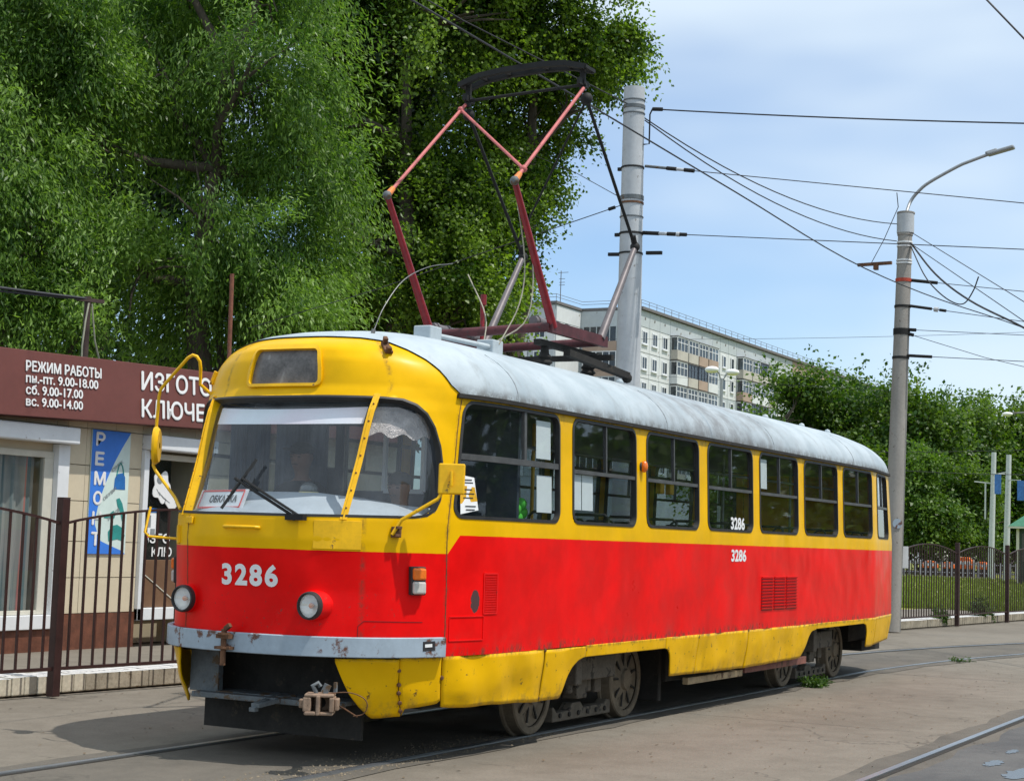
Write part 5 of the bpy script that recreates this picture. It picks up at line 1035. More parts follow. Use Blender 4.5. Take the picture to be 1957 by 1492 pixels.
for (x, y, h, s_, lean) in ((105.0, 17.2, 8.5, 'left of two pale posts beyond the right hand railing, with a side bracket', .03), (99.3, 15.05, 8.0, 'right of two pale posts beyond the right hand railing', 0)):
    mb = MB(); mb.lathe((x, y, 0), (-.008, -.02, 1), [(0, .21), (h, .16), (h, 0)], 14); po = tag(mb.build('pale_post', 'post_white', None, 40), s_, 'post', 'pale posts by the lawn')
    if lean: mb = MB(); mb.bar((x, y-.1, 6.4), (x-.6, y+1.0, 6.5), .07, .07); mb.bar((x-.2, y+.35, 6.4), (x-.2, y+.35, 4.0), .08, .16); mb.bar((x, y-.1, 7.0), (x-5.9, y-2.2, 6.9), .05, .05); mb.build('bracket', 'post_white', po)
plain('sign_blue', (.06, .18, .50), .5)
for p, s_ in (((97.7, 15.25, 6.06), 'left of two small blue signs hanging beside the pale posts'), ((98.3, 13.97, 5.7), 'right of two small blue signs hanging beside the pale posts')):
    mb = MB(); mb.box((p[0]-.02, p[1]-.20, p[2]-.62), (p[0]+.02, p[1]+.20, p[2]+.62)); q = tag(mb.build('blue_sign', 'sign_blue'), s_, 'sign', 'blue signs'); mb = MB(); mb.bar((p[0], p[1], p[2]+.66), (p[0]+.9, p[1]+1.0 if p[1] < 14.5 else p[1]-.25, p[2]+.7), .05, .05); mb.build('hanger', 'post_white', q)
KS = thing('kiosk', 'small dark green kiosk with green hipped roof at the right edge', 'kiosk', (91, 10.6, 0))
mb = MB(); mb.box((89.3, 8.6, 0), (93, 12.4, 3.25)); mb.build('wall', plain('kiosk_green', (.035, .06, .045), .6, var=.2).name, KS)
mb = MB(); e = 3.30; A_ = [(88.8, 8.1, e), (93.5, 8.1, e), (93.5, 12.8, e), (88.8, 12.8, e)]; mb.add(A_+[(91.1, 9.6, 4.75), (91.1, 11.2, 4.75)], [(0, 1, 4), (1, 2, 5, 4), (2, 3, 5), (3, 0, 4, 5), (3, 2, 1, 0)]); mb.build('roof', plain('roof_green', (.045, .17, .10), .5, var=.15).name, KS)
mb = MB(); mb.box((88.78, 8.08, 3.18), (88.86, 12.82, 3.29)); mb.build('fascia_board', 'shop_cream', KS)
for y in (12.25, 10.6): mb = MB(); mb.box((89.2, y, 0), (89.32, y+.16, 3.17)); mb.build('corner_post', 'shop_cream', KS)
mb = MB(); mb.box((89.26, 10.9, 1.3), (89.295, 12.1, 2.9)); w_ = mb.build('window', 'dark_asphalt', KS); mb = MB(); mb.box((89.23, 11.5, 2.1), (89.258, 11.95, 2.75)); mb.build('notice', 'paper', w_)
mb = MB(); mb.prism([(89.4, 9.4, 4.1), (89.4, 11.4, 4.1), (89.4, 10.4, 5.2)], (.08, 0, 0)); mb.build('gable', plain('gable_cream', (.50, .40, .22), .6).name, KS)
dl = MB(); dl.tube([(74.87, 25.12, 0), (74.87, 25.12, 9.6), (74.87, 25.12, 10.6)], .09, 10); dl.tube([(74.6, 25.45, 11.05), (74.8, 25.25, 10.9), (74.87, 25.12, 10.3), (75.0, 24.95, 10.8), (75.1, 24.75, 10.95)], .05, 8); ql = tag(dl.build('street_lamp', 'galvanised', None, 40), 'distant lamp post with two white heads before the apartment block', 'street lamp')
for p in ((74.5, 25.55, 11.05), (75.15, 24.62, 10.95)): mb = MB(); mb.ball(p, .34, 12, sc=(.8, 1.2, .55)); mb.build('lamp_head', 'white_print', ql, 60)
dl = MB(); dl.tube([(93.4, 11.3, 0), (93.4, 11.3, 9.9), (93.1, 12.2, 10.2), (92.4, 13.4, 10.08)], .06, 8); ql = tag(dl.build('street_lamp', 'grey_worn', None, 40), 'distant lamp with white head among the right hand trees', 'street lamp'); mb = MB(); mb.ball((92.35, 13.6, 10.03), .22, 12, sc=(1, 1.5, .6)); mb.build('lamp_head', 'white_print', ql, 60)
# ------------------------------------------------------------------ apartment block
plain('panel_grey_haze', (.46, .50, .52), .85, var=.12, scale=.25, bump=.15, spots=.15, spot_col=(.27, .26, .24), spot_scale=.5, streak=(1, 1, .4))  # blue of distance haze mixed into the panel colour
plain('panel_pale', (.64, .655, .66), .85, var=.10, scale=.3, bump=.15, spots=.08, spot_col=(.36, .34, .31), spot_scale=.6, streak=(1, 1, .4))
plain('panel_tan', (.38, .28, .22), .85, var=.12, scale=.5)
plain('balcony_beige', (.46, .43, .38), .85, var=.14, scale=.6)
plain('roof_edge', (.16, .15, .15), .9); plain('frame_white', (.72, .73, .75), .5, var=.05); plain('joint_dark', (.16, .15, .14), .95)
AB = thing('apartment_block', 'long pale panel apartment block with glazed balconies behind the trees', 'building', (190, 76, 0))
H = 28.0; FY = 67.6; ST = 2.86; rows = [25.35-ST*k for k in range(6)]   # window head heights
mb = MB(); mb.box((160.4, FY+.12, 0), (290, 82, H-.35)); mb.box((154.12, 75.05, 0), (161.0, 88, H-.35)); mb.build('wall', 'panel_grey_haze', AB)
mb = MB(); mb.box((160.2, FY-.35, H-.35), (290, 82.2, H-.05)); mb.box((153.8, 74.8, H-.348), (160.15, 88, H-.048)); mb.build('roof', 'roof_edge', AB)
mb = MB()
for x in np.arange(160.5, 289, 2.2): mb.tube([(x, FY, H-.1), (x, FY, H+.75)], .03, 5)
for z in (.42, .75): mb.tube([(160.5, FY, H+z), (289, FY, H+z)], .028, 5); mb.tube([(154, 75, H+z), (160.5, 74.9, H+z), (160.5, FY, H+z)], .028, 5); mb.tube([(154, 75, H+z), (154, 88, H+z)], .028, 5)
for y in np.arange(75, 88, 2.2): mb.tube([(154, y, H-.1), (154, y, H+.75)], .03, 5)
mb.build('roof_railing', 'roof_edge', AB)
# facade wall panels: the pieces between the joints, one row of large panels per storey
cols = [160.4, 163.0, 165.95, 169.0, 182.6, 185.2, 188.0, 191.0, 204.5, 207.2, 210.2, 213.2, 226.8, 230, 233, 246, 250, 254, 268, 272, 276, 289]
pmesh = {}
def wall_panel(x0, x1, z0, z1, mat):
    key = (round(x1-x0, 2), round(z1-z0, 2), mat)
    if key not in pmesh: m2 = MB(); m2.box((.04, 0, .04), (key[0]-.04, .118, key[1]-.04)); pmesh[key] = m2.mesh('wall_panel', mat)
    link('wall_panel', pmesh[key], AB, (x0-190, FY-76, z0))
rr2 = random.Random(5)
for a, b in zip(cols[:-1], cols[1:]):
    wall_panel(a, b, 25.75, 27.6, 'panel_grey_haze' if a < 195 or rr2.random() < .8 else 'panel_tan')
    if b-a < 6:
        for k, z in enumerate(rows): wall_panel(a, b, z-2.45, z+.40, 'panel_pale' if (a < 170 or rr2.random() < .5) else 'panel_grey_haze')
    else:
        wall_panel(a, b, 25.75-6*ST, 25.74, 'panel_grey_haze')
m2 = MB(); m2.lathe((0, 0, 0), (0, -1, 0), [(0, .16), (.02, .16), (.021, 0)], 10); hole_me = m2.mesh('attic_vent', 'joint_dark')
for x in (161.7, 164.4, 167.4, 171, 175, 179, 184, 187, 190, 194, 198, 202, 206, 210): link('attic_vent', hole_me, AB, (x-190, FY-76-.005, 26.75))
def window_mesh(w, h, nmul):
    f_ = MB(); f_.box((-w/2, -.03, -h), (-w/2+.13, .05, 0)); f_.box((w/2-.13, -.03, -h), (w/2, .05, 0)); f_.box((-w/2+.13, -.03, -.13), (w/2-.13, .05, 0)); f_.box((-w/2+.13, -.03, -h), (w/2-.13, .05, -h+.13)); f_.box((-w/2-.1, -.14, -h-.12), (w/2+.1, .05, -h-.002))
    for i in range(nmul): x = -w/2+w*(i+1)/(nmul+1); f_.box((x-.045, -.028, -h+.13), (x+.045, .05, -.13))
    g_ = MB(); g_.quad((-w/2+.1, .0, -h+.1), (w/2-.1, .0, -h+.1), (w/2-.1, .0, -.1), (-w/2+.1, .0, -.1)); return f_.mesh('window', 'frame_white'), g_.mesh('pane', 'far_glass')
wA = window_mesh(1.45, 1.5, 1); wB = window_mesh(1.05, 1.5, 0)
m2 = MB(); m2.quad((-.7, .06, -1.45), (.7, .06, -1.45), (.7, .06, -.05), (-.7, .06, -.05)); dk = m2.mesh('dark_room', plain('room_dark', (.05, .055, .06), .9).name)
def add_win(parent, loc, rz, kind):
    f_ = link('window', kind[0], parent, loc, (0, 0, rz)); link('pane', kind[1], f_); link('dark_room', dk, f_); return f_
for c0 in (161.6, 164.45, 167.45, 184.0, 186.6, 189.5, 205.8, 208.7, 211.7, 228, 231.5, 248, 252):
    for k, z in enumerate(rows):
        if c0 > 200 and k > 3: continue
        add_win(AB, (c0-190, FY-76-.06, z), 0, wA if c0 < 180 else wB)
def bay(x0, x1, z, var):
    """projecting balcony bay: parapet, glazing posts, panes, slab"""
    r3 = random.Random(int(x0*7+z*3+var)); p = .9; b_ = MB(); yf = FY-p
    b_.box((x0, yf, z-2.35), (x1, FY-.005, z-2.2)); b_.box((x0, yf, z-2.2), (x1, yf+.1, z-1.25)); b_.box((x0, yf+.1, z-2.2), (x0+.1, FY-.005, z-1.25)); b_.box((x1-.1, yf+.1, z-2.2), (x1, FY-.005, z-1.25))
    bal = b_.build('balcony', ('balcony_beige', 'panel_tan', 'panel_pale')[r3.choice((0, 0, 0, 1, 2))], AB)
    g_ = MB(); n_ = max(3, int((x1-x0)/1.0)); mat_ = r3.choice(('frame_white', 'frame_white', 'frame_white', plain('frame_dark', (.05, .06, .09), .5).name))
    for i in range(n_+1): x = x0+.06+(x1-x0-.12)*i/n_; g_.box((x-.06, yf+.02, z-1.25), (x+.06, yf+.1, z+.2))
    g_.box((x0, yf+.015, z+.2), (x1, yf+.105, z+.34)); g_.box((x0, yf+.025, z-.35), (x1, yf+.095, z-.27))
    for s_ in (x0+.02, x1-.1): g_.box((s_, FY-.12, z-1.25), (s_+.08, FY-.04, z+.2)); g_.box((s_, yf+.105, z+.2), (s_+.08, FY-.005, z+.34))
    g_.build('balcony_frame', mat_, bal)
    g_ = MB(); g_.quad((x0, yf+.06, z-1.25), (x1, yf+.06, z-1.25), (x1, yf+.06, z+.2), (x0, yf+.06, z+.2)); g_.quad((x0+.05, yf+.06, z-1.25), (x0+.05, FY, z-1.25), (x0+.05, FY, z+.2), (x0+.05, yf+.06, z+.2)); g_.build('pane', 'far_glass', bal)
    g_ = MB()
    for i in range(n_):
        if r3.random() < .45: x = x0+.1+(x1-x0-.2)*i/n_; g_.box((x, FY-.4, z-1.2), (x+(x1-x0)/n_*.9, FY-.38, z+.15))
    if g_.v: g_.build('curtain', r3.choice(('paper', 'balcony_beige', 'interior_wall')), bal)
    r_ = MB(); r_.box((x0-.05, yf-.05, z+.345), (x1+.05, FY-.006, z+.42)); r_.build('balcony_roof', 'roof_edge', bal)
for x0 in (169.2, 191.2, 213.4, 233.2, 254.2):
    w_ = 13.2 if x0 < 200 else 12.6
    for k, z in enumerate(rows):
        if x0 > 200 and k > 3: continue
        for j, (a, b) in enumerate(((0, .25), (.27, .50), (.52, .74), (.76, 1.0))):
            if k == 0 and j == 2 and x0 < 180: bay(x0+w_*a, x0+w_*b, z, j+5); continue
            bay(x0+w_*a, x0+w_*b, z, j)
# end loggias between x = 154 and 160.4
for k, z in enumerate(rows):
    for j, (ya, yb2) in enumerate(((70.4, 74.6), (68.0, 70.2))):
        b_ = MB(); x0 = 160.28; b_.box((x0-.10, ya, z-2.3), (x0+.0, yb2, z-1.2)); bal = b_.build('loggia', 'panel_tan', AB)
        b_ = MB(); b_.box((x0-.02, ya+.05, z-1.2), (x0+.02, yb2-.05, z+.45)); b_.build('dark_room', 'room_dark', bal)
        b_ = MB(); n_ = int((yb2-ya)/.8)
        for i in range(n_+1): y = ya+.05+(yb2-ya-.1)*i/n_; b_.box((x0-.09, y-.05, z-1.2), (x0-.03, y+.05, z+.45))
        b_.box((x0-.095, ya, z+.45), (x0-.02, yb2, z+.55)); b_.build('loggia_frame', 'frame_white' if (k+j) % 2 else 'panel_grey_haze', bal)
        b_ = MB(); b_.quad((x0-.06, ya, z-1.2), (x0-.06, yb2, z-1.2), (x0-.06, yb2, z+.45), (x0-.06, ya, z+.45)); b_.build('pane', 'far_glass', bal)
mb = MB(); mb.box((160.1, 67.75, 25.75-6*ST), (160.38, 75, 25.05)); 
endp = MB()
for k, z in enumerate([27.0]+rows):
    for y0 in (75.05, 78.4, 81.7, 85):
        m2 = MB(); hgt = (1.75 if k == 0 else 2.78); zb2 = 25.78 if k == 0 else z-2.42; m2.box((153.99, y0+.04, zb2), (154.11, y0+3.26, zb2+hgt)); m2.build('wall_panel', 'panel_grey_haze' if (k+int(y0)) % 2 else 'panel_pale', AB)
    m2 = MB(); m2.box((154.1, 74.93, 25.78 if k == 0 else z-2.42), (160.2, 75.04, 27.53 if k == 0 else z+.36)); m2.build('wall_panel', 'panel_pale', AB)
for z in rows:
    for y in (76.9, 80.2, 83.5): add_win(AB, (153.93-190, y-76, z), -PI/2, wA)
for y in (76.2, 79.5): link('attic_vent', hole_me, AB, (153.98-190, y-76, 26.8), (0, 0, -PI/2))
m2 = MB(); m2.box((160.26, 67.7, 25.72), (160.39, 75.0, 27.6)); m2.build('wall_panel', 'panel_grey_haze', AB)
an = MB(); an.tube([(155.2, 75.1, H-.1), (155.2, 75.1, H+3.5)], .05, 6)
for z, w_ in ((3.3, .9), (2.6, .5), (2.2, .5), (1.9, .5)): an.bar((155.2, 75.1-w_, H+z), (155.2, 75.1+w_*.4, H+z), .05, .05)
tag(an.build('aerial', 'roof_edge'), 'television aerial mast on the corner of the apartment roof', 'aerial')
# ------------------------------------------------------------------ trees: bent trunk, limbs to each leaf mass, crowns of separate leaves
plain('bark', (.085, .068, .052), .95, var=.35, scale=5, bump=.9, bdist=.03, streak=(3, 3, .6))
leaf_mat('willow_leaf', (.034, .090, .012), (.205, .330, .062), .38, 1.8, .45)
leaf_mat('poplar_leaf', (.024, .066, .006), (.185, .285, .030), .36, 1.9, .55)
leaf_mat('back_leaf_shade', (.012, .040, .010), (.05, .105, .022), .25, 1.4)  # leaf colours darkened to stand for shaded depth behind the crown gaps
leaf_mat('far_leaf', (.022, .066, .008), (.120, .195, .024), .34, 1.8, .22)
leaf_mat('bush_leaf', (.036, .092, .012), (.125, .210, .028), .34, 1.7, .5)
leaf_mat('weed_leaf', (.04, .09, .018), (.10, .17, .035), .3, 1.5, 3.)
def crown(name, mat, parent, blobs, n, L, Wd, cr, per, droop, seed, shell=.45, voids=True):
    g = np.random.default_rng(seed); B = np.array(blobs, float)
    K = max(8, int(n/per*(1.5 if voids else 1))); w = B[:, 3]**2.2; bi = g.choice(len(B), K, p=w/w.sum())
    u = g.normal(size=(K, 3)); u /= np.linalg.norm(u, axis=1)[:, None]; rad = 1.06-shell*g.random(K)**1.7
    ctr = B[bi, :3]+u*(B[bi, 3]*rad)[:, None]*np.array([1, 1, .92]); out = u
    if voids:
        q = 1/max(.4, cr*2.3); sv = np.sin(ctr[:, 0]*1.9*q+seed)+np.sin(ctr[:, 1]*2.3*q+2*seed)+np.sin(ctr[:, 2]*2.6*q+ctr[:, 0]*.9*q); keep = sv > np.quantile(sv, .34); ctr = ctr[keep]; out = out[keep]; K = len(ctr)
    tone_c = g.random(K); ax = out*1.0+g.normal(size=(K, 3))*.45+np.array([0, 0, -droop]); ax /= np.linalg.norm(ax, axis=1)[:, None]
    sz = cr*(.55+.9*g.random(K)); k = np.repeat(np.arange(K), per); N = len(k)
    t = g.random(N)*1.7-.7; pos = ctr[k]+ax[k]*(t*sz[k]*1.25)[:, None]+g.normal(size=(N, 3)).clip(-2, 2)*(sz[k]*.33)[:, None]
    pos[:, 2] -= droop*.25*sz[k]*np.clip(t, 0, 2)**2
    d = ax[k]*.7+g.normal(size=(N, 3))*.55+np.array([0, 0, -droop*.8]); d /= np.linalg.norm(d, axis=1)[:, None]
    nn = g.normal(size=(N, 3))*.75+np.array([0, 0, .75])+out[k]*.45; nn -= d*(nn*d).sum(1)[:, None]; nn /= np.linalg.norm(nn, axis=1)[:, None]
    sd_ = np.cross(d, nn); l = (L*(.65+.7*g.random(N)))[:, None]; wv_ = l*(Wd/L)*.5
    c = pos.mean(0); V = np.stack([pos, pos+d*l*.45+sd_*wv_+nn*wv_*.3, pos+d*l, pos+d*l*.45-sd_*wv_+nn*wv_*.3], 1).reshape(-1, 3)-c
    me = fast_mesh(name, V, np.arange(N*4).reshape(-1, 4), mat)
    tn = np.clip(tone_c[k]*.62+g.random(N)*.5-.06, 0, 1); me.attributes.new('tone', 'FLOAT', 'POINT').data.foreach_set('value', np.repeat(tn, 4).astype(np.float32))
    return link(name, me, parent, Vector(c)-parent.location)
def tree(name, label, base, blobs, mat, n, L, Wd, cr, per, droop, seed, r0=.28, group=None, cat='tree', jitter=1.1):
    g = random.Random(seed); B = []
    for i, (x, y, z, r_) in enumerate(blobs): s_ = (-1 if i % 2 else 1)*g.uniform(.2, 1)*jitter; B.append((x+.86*s_, y+.5*s_, z+.03*s_*(z-1.6)/r_*.2, r_))
    t_ = thing(name, label, cat, base, group); b = Vector(base); top = max(q[2] for q in B); cx = sum(q[0] for q in B)/len(B); cy = sum(q[1] for q in B)/len(B)
    tr = [b-Vector((0, 0, .1))]+[b.lerp(Vector((cx, cy, top)), u)+Vector((g.uniform(-.12, .12), g.uniform(-.12, .12), 0))*r0*5 for u in (.15, .32, .5, .68, .85)]
    mb = MB(); mb.tube(tr, [r0*1.25, r0, r0*.85, r0*.65, r0*.45, r0*.2], 10); mb.build('trunk', 'bark', t_, 60)
    for q in B:
        c = Vector(q[:3]); j = min(range(1, 6), key=lambda k: (tr[k]-c).length+abs(tr[k].z-(c.z-1.6))*1.2); a = tr[j]; m_ = a.lerp(c, .5)+Vector((g.uniform(-.25, .25), g.uniform(-.25, .25), -.1)); e = c+(c-a).normalized()*q[3]*.5
        mb = MB(); mb.tube([a, m_, c, e], [r0*.42, r0*.3, r0*.18, r0*.06], 7)
        for k in range(4):
            dv = Vector((g.gauss(0, 1), g.gauss(0, 1), g.gauss(.3, .8))).normalized()*q[3]*.8; mb.tube([m_.lerp(c, .3+.2*k), c+dv*.5, c+dv], [r0*.14, r0*.09, r0*.03], 5)
        mb.build('limb', 'bark', t_, 60)
    crown('crown', mat, t_, B, n, L, Wd, cr, per, droop, seed); return t_
BL = {
'willow_a': [(15.56, 14.41, 10.73, 1.76), (16.47, 12.78, 10.38, 1.55), (16.92, 12.25, 8.75, 1.34), (16.34, 13.54, 7.68, 1.65), (17.16, 12.09, 7.22, 0.98), (15.81, 14.74, 6.6, 1.55), (16.56, 13.47, 5.83, 1.45), (17.22, 12.24, 5.82, 1.03), (15.51, 14.11, 12.8, 1.96), (15.14, 15.53, 9.04, 1.24), (16.36, 12.57, 12.65, 1.55)],
'willow_b': [(12.8, 15.42, 10.28, 1.65), (12.86, 15.7, 8.15, 1.46), (13.23, 14.74, 9.53, 1.16), (13.41, 14.95, 6.73, 1.36), (13.35, 15.31, 5.36, 1.26), (13.91, 14.28, 5.3, 1.07), (12.3, 16.63, 8.79, 1.84), (12.54, 16.67, 6.18, 1.55), (12.76, 15.14, 12.13, 1.84)],
'poplar_a': [(26.46, 16.74, 14.5, 1.93), (27.47, 14.79, 14.85, 2.07), (27.12, 16.05, 11.65, 1.93), (26.96, 16.81, 9.15, 1.79), (28.01, 14.73, 9.78, 1.93), (26.38, 17.25, 12.56, 1.52), (27.65, 15.86, 7.41, 1.65), (28.28, 14.64, 7.59, 1.38), (27.48, 14.27, 17.47, 2.76), (26.32, 16.46, 17.39, 2.48), (26.74, 17.56, 7.34, 1.52)],
'poplar_b': [(30.1, 14.04, 15.67, 1.55), (30.85, 13.03, 15.57, 1.41), (31.39, 12.15, 14.89, 0.76), (31.56, 11.7, 15.62, 0.4), (30.42, 13.95, 12.95, 1.55), (31.07, 13.06, 13.28, 0.83), (30.81, 13.84, 11.68, 0.69), (30.33, 14.62, 10.34, 0.76), (30.5, 14.23, 10.64, 0.54), (30.45, 14.77, 8.33, 0.4), (30.35, 15.16, 7.17, 0.54), (30.34, 13.51, 18.14, 2.27), (30.14, 14.73, 11.63, 1.26), (31.3, 11.75, 15.2, 0.5)],
'r1': [(121.41, 36.06, 13.92, 1.78), (120.99, 37.22, 11.96, 1.78), (122.24, 34.96, 11.61, 2.2), (120.77, 38.0, 10.23, 1.56), (121.89, 36.13, 9.02, 2.42), (120.19, 38.72, 11.91, 0.8)],
'r2': [(126.68, 33.7, 13.83, 1.74), (127.47, 32.56, 12.11, 2.32), (126.8, 34.14, 10.31, 2.52), (128.08, 31.81, 9.96, 2.32)],
'r3': [(121.83, 27.98, 13.01, 1.77), (122.73, 26.52, 12.03, 1.98), (121.71, 28.75, 10.3, 2.19), (123.02, 26.56, 8.72, 2.4)],
'r4': [(134.35, 26.79, 13.78, 1.79), (135.13, 25.63, 12.03, 2.37), (134.17, 27.63, 11.07, 2.14), (135.22, 26.07, 8.9, 2.6)],
'r5': [(139.74, 24.18, 13.54, 1.96), (140.65, 22.78, 12.0, 2.44), (139.67, 24.81, 11.0, 2.19), (140.73, 23.22, 8.76, 2.67)],
'r6': [(145.69, 20.56, 12.89, 2.26), (146.74, 18.93, 11.09, 2.73), (145.6, 21.45, 9.11, 2.73)],
'bush_a': [(114.51, 23.96, 6.86, 1.76), (114.09, 25.03, 5.31, 1.76), (115.17, 22.97, 5.36, 1.95), (114.61, 24.36, 3.57, 1.57)],
'bush_b': [(118.75, 21.86, 5.92, 1.8), (119.44, 20.82, 4.56, 1.58), (118.75, 22.23, 3.93, 1.58)]}
G = 'leafy trees behind the shop'
tree('willow_tree', 'light green willow with drooping narrow leaves behind the shop roof', (16.4, 13.6, 0), BL['willow_a'], 'willow_leaf', 185000, .125, .034, .66, 330, .70, 11, .30, G)
tree('willow_tree', 'light green willow at the left edge above the opening hours sign', (13.0, 15.5, 0), BL['willow_b'], 'willow_leaf', 130000, .125, .034, .66, 330, .70, 12, .28, G)
tree('poplar_tree', 'dark poplar behind the raised pantograph', (27.2, 15.9, 0), BL['poplar_a'], 'poplar_leaf', 150000, .108, .085, .72, 290, .30, 13, .36, G, jitter=1.5)
tree('poplar_tree', 'dark poplar overhanging the pale pole, its crown ending against the sky', (30.3, 14.4, 0), BL['poplar_b'], 'poplar_leaf', 140000, .108, .085, .62, 250, .30, 14, .34, G, jitter=1.3)
rb = random.Random(21); back = []
for i in range(26): back.append((24+rb.uniform(-2.5, 3.2), 23+rb.uniform(-3, 4.5), rb.uniform(5, 17), rb.uniform(1.6, 2.6)))
tree('broad_tree', 'dark shaded tree filling the gaps behind the willows', (24, 23, 0), back, 'back_leaf_shade', 60000, .22, .16, .6, 40, .2, 15, .4, G)
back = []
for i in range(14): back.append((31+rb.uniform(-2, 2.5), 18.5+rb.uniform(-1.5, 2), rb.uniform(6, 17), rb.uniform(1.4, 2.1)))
tree('broad_tree', 'dark shaded tree filling the gaps behind the poplars', (31, 18.5, 0), back, 'back_leaf_shade', 40000, .22, .16, .6, 40, .2, 16, .4, G)
G = 'row of trees beyond the lawn'
low = lambda B, z, r_: B+[(B[-1][0]+dx_, B[-1][1]+dy_, z+rb.uniform(-.5, .5), r_) for dx_, dy_ in ((0, 0), (-1.4, 2.4), (1.4, -2.4))]
for i, (k, s_) in enumerate((('r1', 'leftmost rounded tree of the row, in front of the apartment block'), ('r2', 'second tree of the row, left of the concrete lamp pole'), ('r3', 'third tree of the row, directly behind the concrete lamp pole'), ('r4', 'fourth tree of the row, just right of the concrete lamp pole'), ('r5', 'fifth tree of the row, above the two pale posts'), ('r6', 'rightmost tree of the row, behind the green kiosk roof'))):
    B = low(BL[k], 6.4, 2.6); B = low(B, 3.9, 2.1) if i > 1 else B
    tree('broad_tree', s_, (B[0][0], B[0][1], 0), B, 'far_leaf', 46000, .33, .24, 1.45, 130, .25, 31+i, .36, G, jitter=2.6)
G = 'bushes beyond the picket fence'
tree('leafy_bush', 'rounded light green bush beyond the picket fence, next to the concrete pole', (114.5, 24.0, 0), BL['bush_a'], 'bush_leaf', 30000, .30, .17, .95, 90, .25, 41, .14, G, 'bush', .4)
tree('leafy_bush', 'darker green bush beyond the picket fence, left of the pale posts', (118.8, 21.9, 0), BL['bush_b'], 'far_leaf', 20000, .30, .17, .95, 90, .25, 42, .14, G, 'bush', .4)
def weed(label, x, y, h, n_, seed, spread=.12, L=.07):
    g = np.random.default_rng(seed); t_ = thing('weed', label, 'weed', (x, y, 0), 'weeds along the kerb and rail'); mb = MB()
    for k in range(6): a = g.uniform(0, 2*PI); mb.tube([(x, y, 0), (x+spread*.5*math.cos(a), y+spread*.5*math.sin(a), h*.6), (x+spread*math.cos(a), y+spread*math.sin(a), h*g.uniform(.7, 1))], .004, 5)
    mb.build('stem', 'weed_leaf', t_, 60)
    B = [(x+g.uniform(-1, 1)*spread, y+g.uniform(-1, 1)*spread*.5, h*g.uniform(.25, .8), max(.02, h*.28)) for _ in range(5 if spread < .15 else 16)]
    crown('leaf_cluster', 'weed_leaf', t_, B, n_, L, L*.5, min(.06, h), 12, .2, seed, .9, False)
for a in (('small weed at the kerb between the two nearest right hand posts', 28.5, 2.15, .30, 500, 51), ('bushy weed at the kerb left of the middle railing post', 28.05, 1.9, .34, 600, 52), ('tallest weed at the kerb right of the middle railing post', 31.0, 1.72, .62, 800, 53), ('thin weed at the kerb near the last railing post', 31.6, 1.6, .35, 300, 54), ('green grass tuft on the rail beside the rear bogie', 9.85, -1.02, .045, 900, 55, .24, .045), ('flat grass tuft along the rail behind the tram', 15.9, -1.28, .025, 220, 56, .30, .03)): weed(*a)
# the wooded far side of the street, which the tram windows mirror
g = np.random.default_rng(90); WB = [(x+g.uniform(-3, 3), -44+g.uniform(-6, 6), z_, g.uniform(3.2, 4.6)) for x in range(14, 175, 6) for z_ in (3.2, 7.5, 11.5)]
wd = crown('wood', 'far_leaf', thing('dummy', None, None), WB, 42000, .9, .65, 2.2, 60, .2, 91); tmp = wd.parent; wd.parent = None; bpy.data.objects.remove(tmp); wd['kind'] = 'stuff'
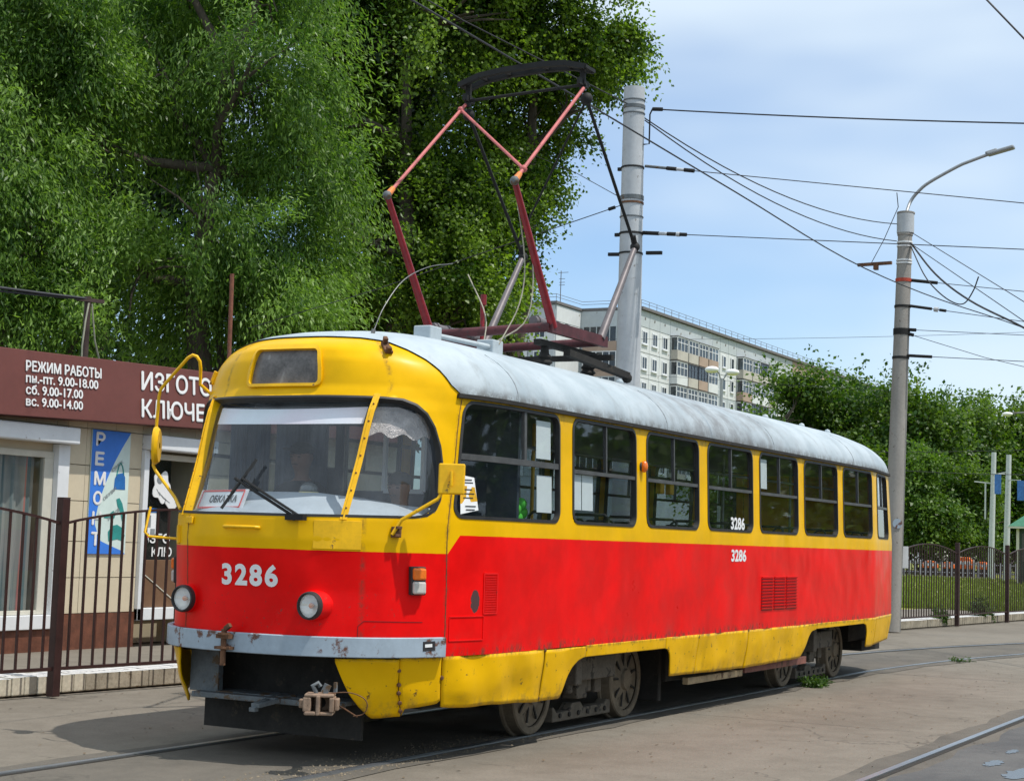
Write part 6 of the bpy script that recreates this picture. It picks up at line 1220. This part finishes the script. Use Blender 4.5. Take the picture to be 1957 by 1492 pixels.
# litter: dry leaves and pebbles on the asphalt
g = np.random.default_rng(77); N = 700; x = g.uniform(-3.5, 18, N); y = np.where(g.random(N) < .55, g.uniform(-4.0, -1.0, N), g.uniform(1.0, 3.9, N)); a = g.uniform(0, 2*PI, N); s_ = g.uniform(.008, .026, N)
d1 = np.stack([np.cos(a), np.sin(a), 0*a], 1)*s_[:, None]; d2 = np.stack([-np.sin(a), np.cos(a), 0*a], 1)*(s_*.5)[:, None]; c = np.stack([x, y, 0*x-.010], 1)
V = np.stack([c-d1, c+d2+np.array([0, 0, .006]), c+d1+np.array([0, 0, .004]), c-d2+np.array([0, 0, .002])], 1).reshape(-1, 3)
lit = link('litter', fast_mesh('litter', V, np.arange(N*4).reshape(-1, 4), plain('litter', (.12, .085, .05), .9, var=.4).name)); lit['kind'] = 'stuff'; lit['label'] = 'scattered dry leaf litter on the asphalt'
# gravel and grit spilled along the near rail
g = np.random.default_rng(79); N = 1300; x = g.uniform(-3, 3.2, N); y = np.where(g.random(N) < .7, -.74+np.abs(g.normal(size=N))*.17, -.85-np.abs(g.normal(size=N))*.05); s_ = g.uniform(.004, .013, N)
oct_ = np.array([(1, 0, 0), (0, 1, 0), (-1, 0, 0), (0, -1, 0), (0, 0, .8)]); V = np.stack([x, y, 0*x-.010], 1)[:, None]+oct_[None]*s_[:, None, None]*g.uniform(.6, 1.4, (N, 5, 1)); q = np.array([(0, 1, 4), (1, 2, 4), (2, 3, 4), (3, 0, 4)])
gv = link('gravel', fast_mesh('gravel', V.reshape(-1, 3), (np.arange(N)[:, None, None]*5+q[None]).reshape(-1, 3), plain('gravel', (.19, .155, .11), .95, var=.5, scale=30).name)); gv['kind'] = 'stuff'
# rough grass on the lawn
N = 40000; g = np.random.default_rng(78); u = g.random(N)**1.5; x = 38.5+u*66; y = 4.9+(x-38)*.28-1.5+(g.random(N)-.5)*(12+u*26); a = g.uniform(0, 2*PI, N); h = g.uniform(.05, .22, N)
c = np.stack([x, y, 0*x+.005], 1); d1 = np.stack([np.cos(a), np.sin(a), 0*a], 1)*.035; up = np.stack([g.normal(size=N)*.05, g.normal(size=N)*.05, h], 1)
V = np.stack([c-d1, c+d1, c+up], 1).reshape(-1, 3); gr = link('grass', fast_mesh('grass', V, np.arange(N*3).reshape(-1, 3), leaf_mat('grass_blade', (.16, .21, .03), (.30, .30, .08), .35, 1.4, .3).name)); gr['kind'] = 'stuff'; gr['label'] = 'rough short grass growing on the far lawn'
bpy.context.view_layer.update()
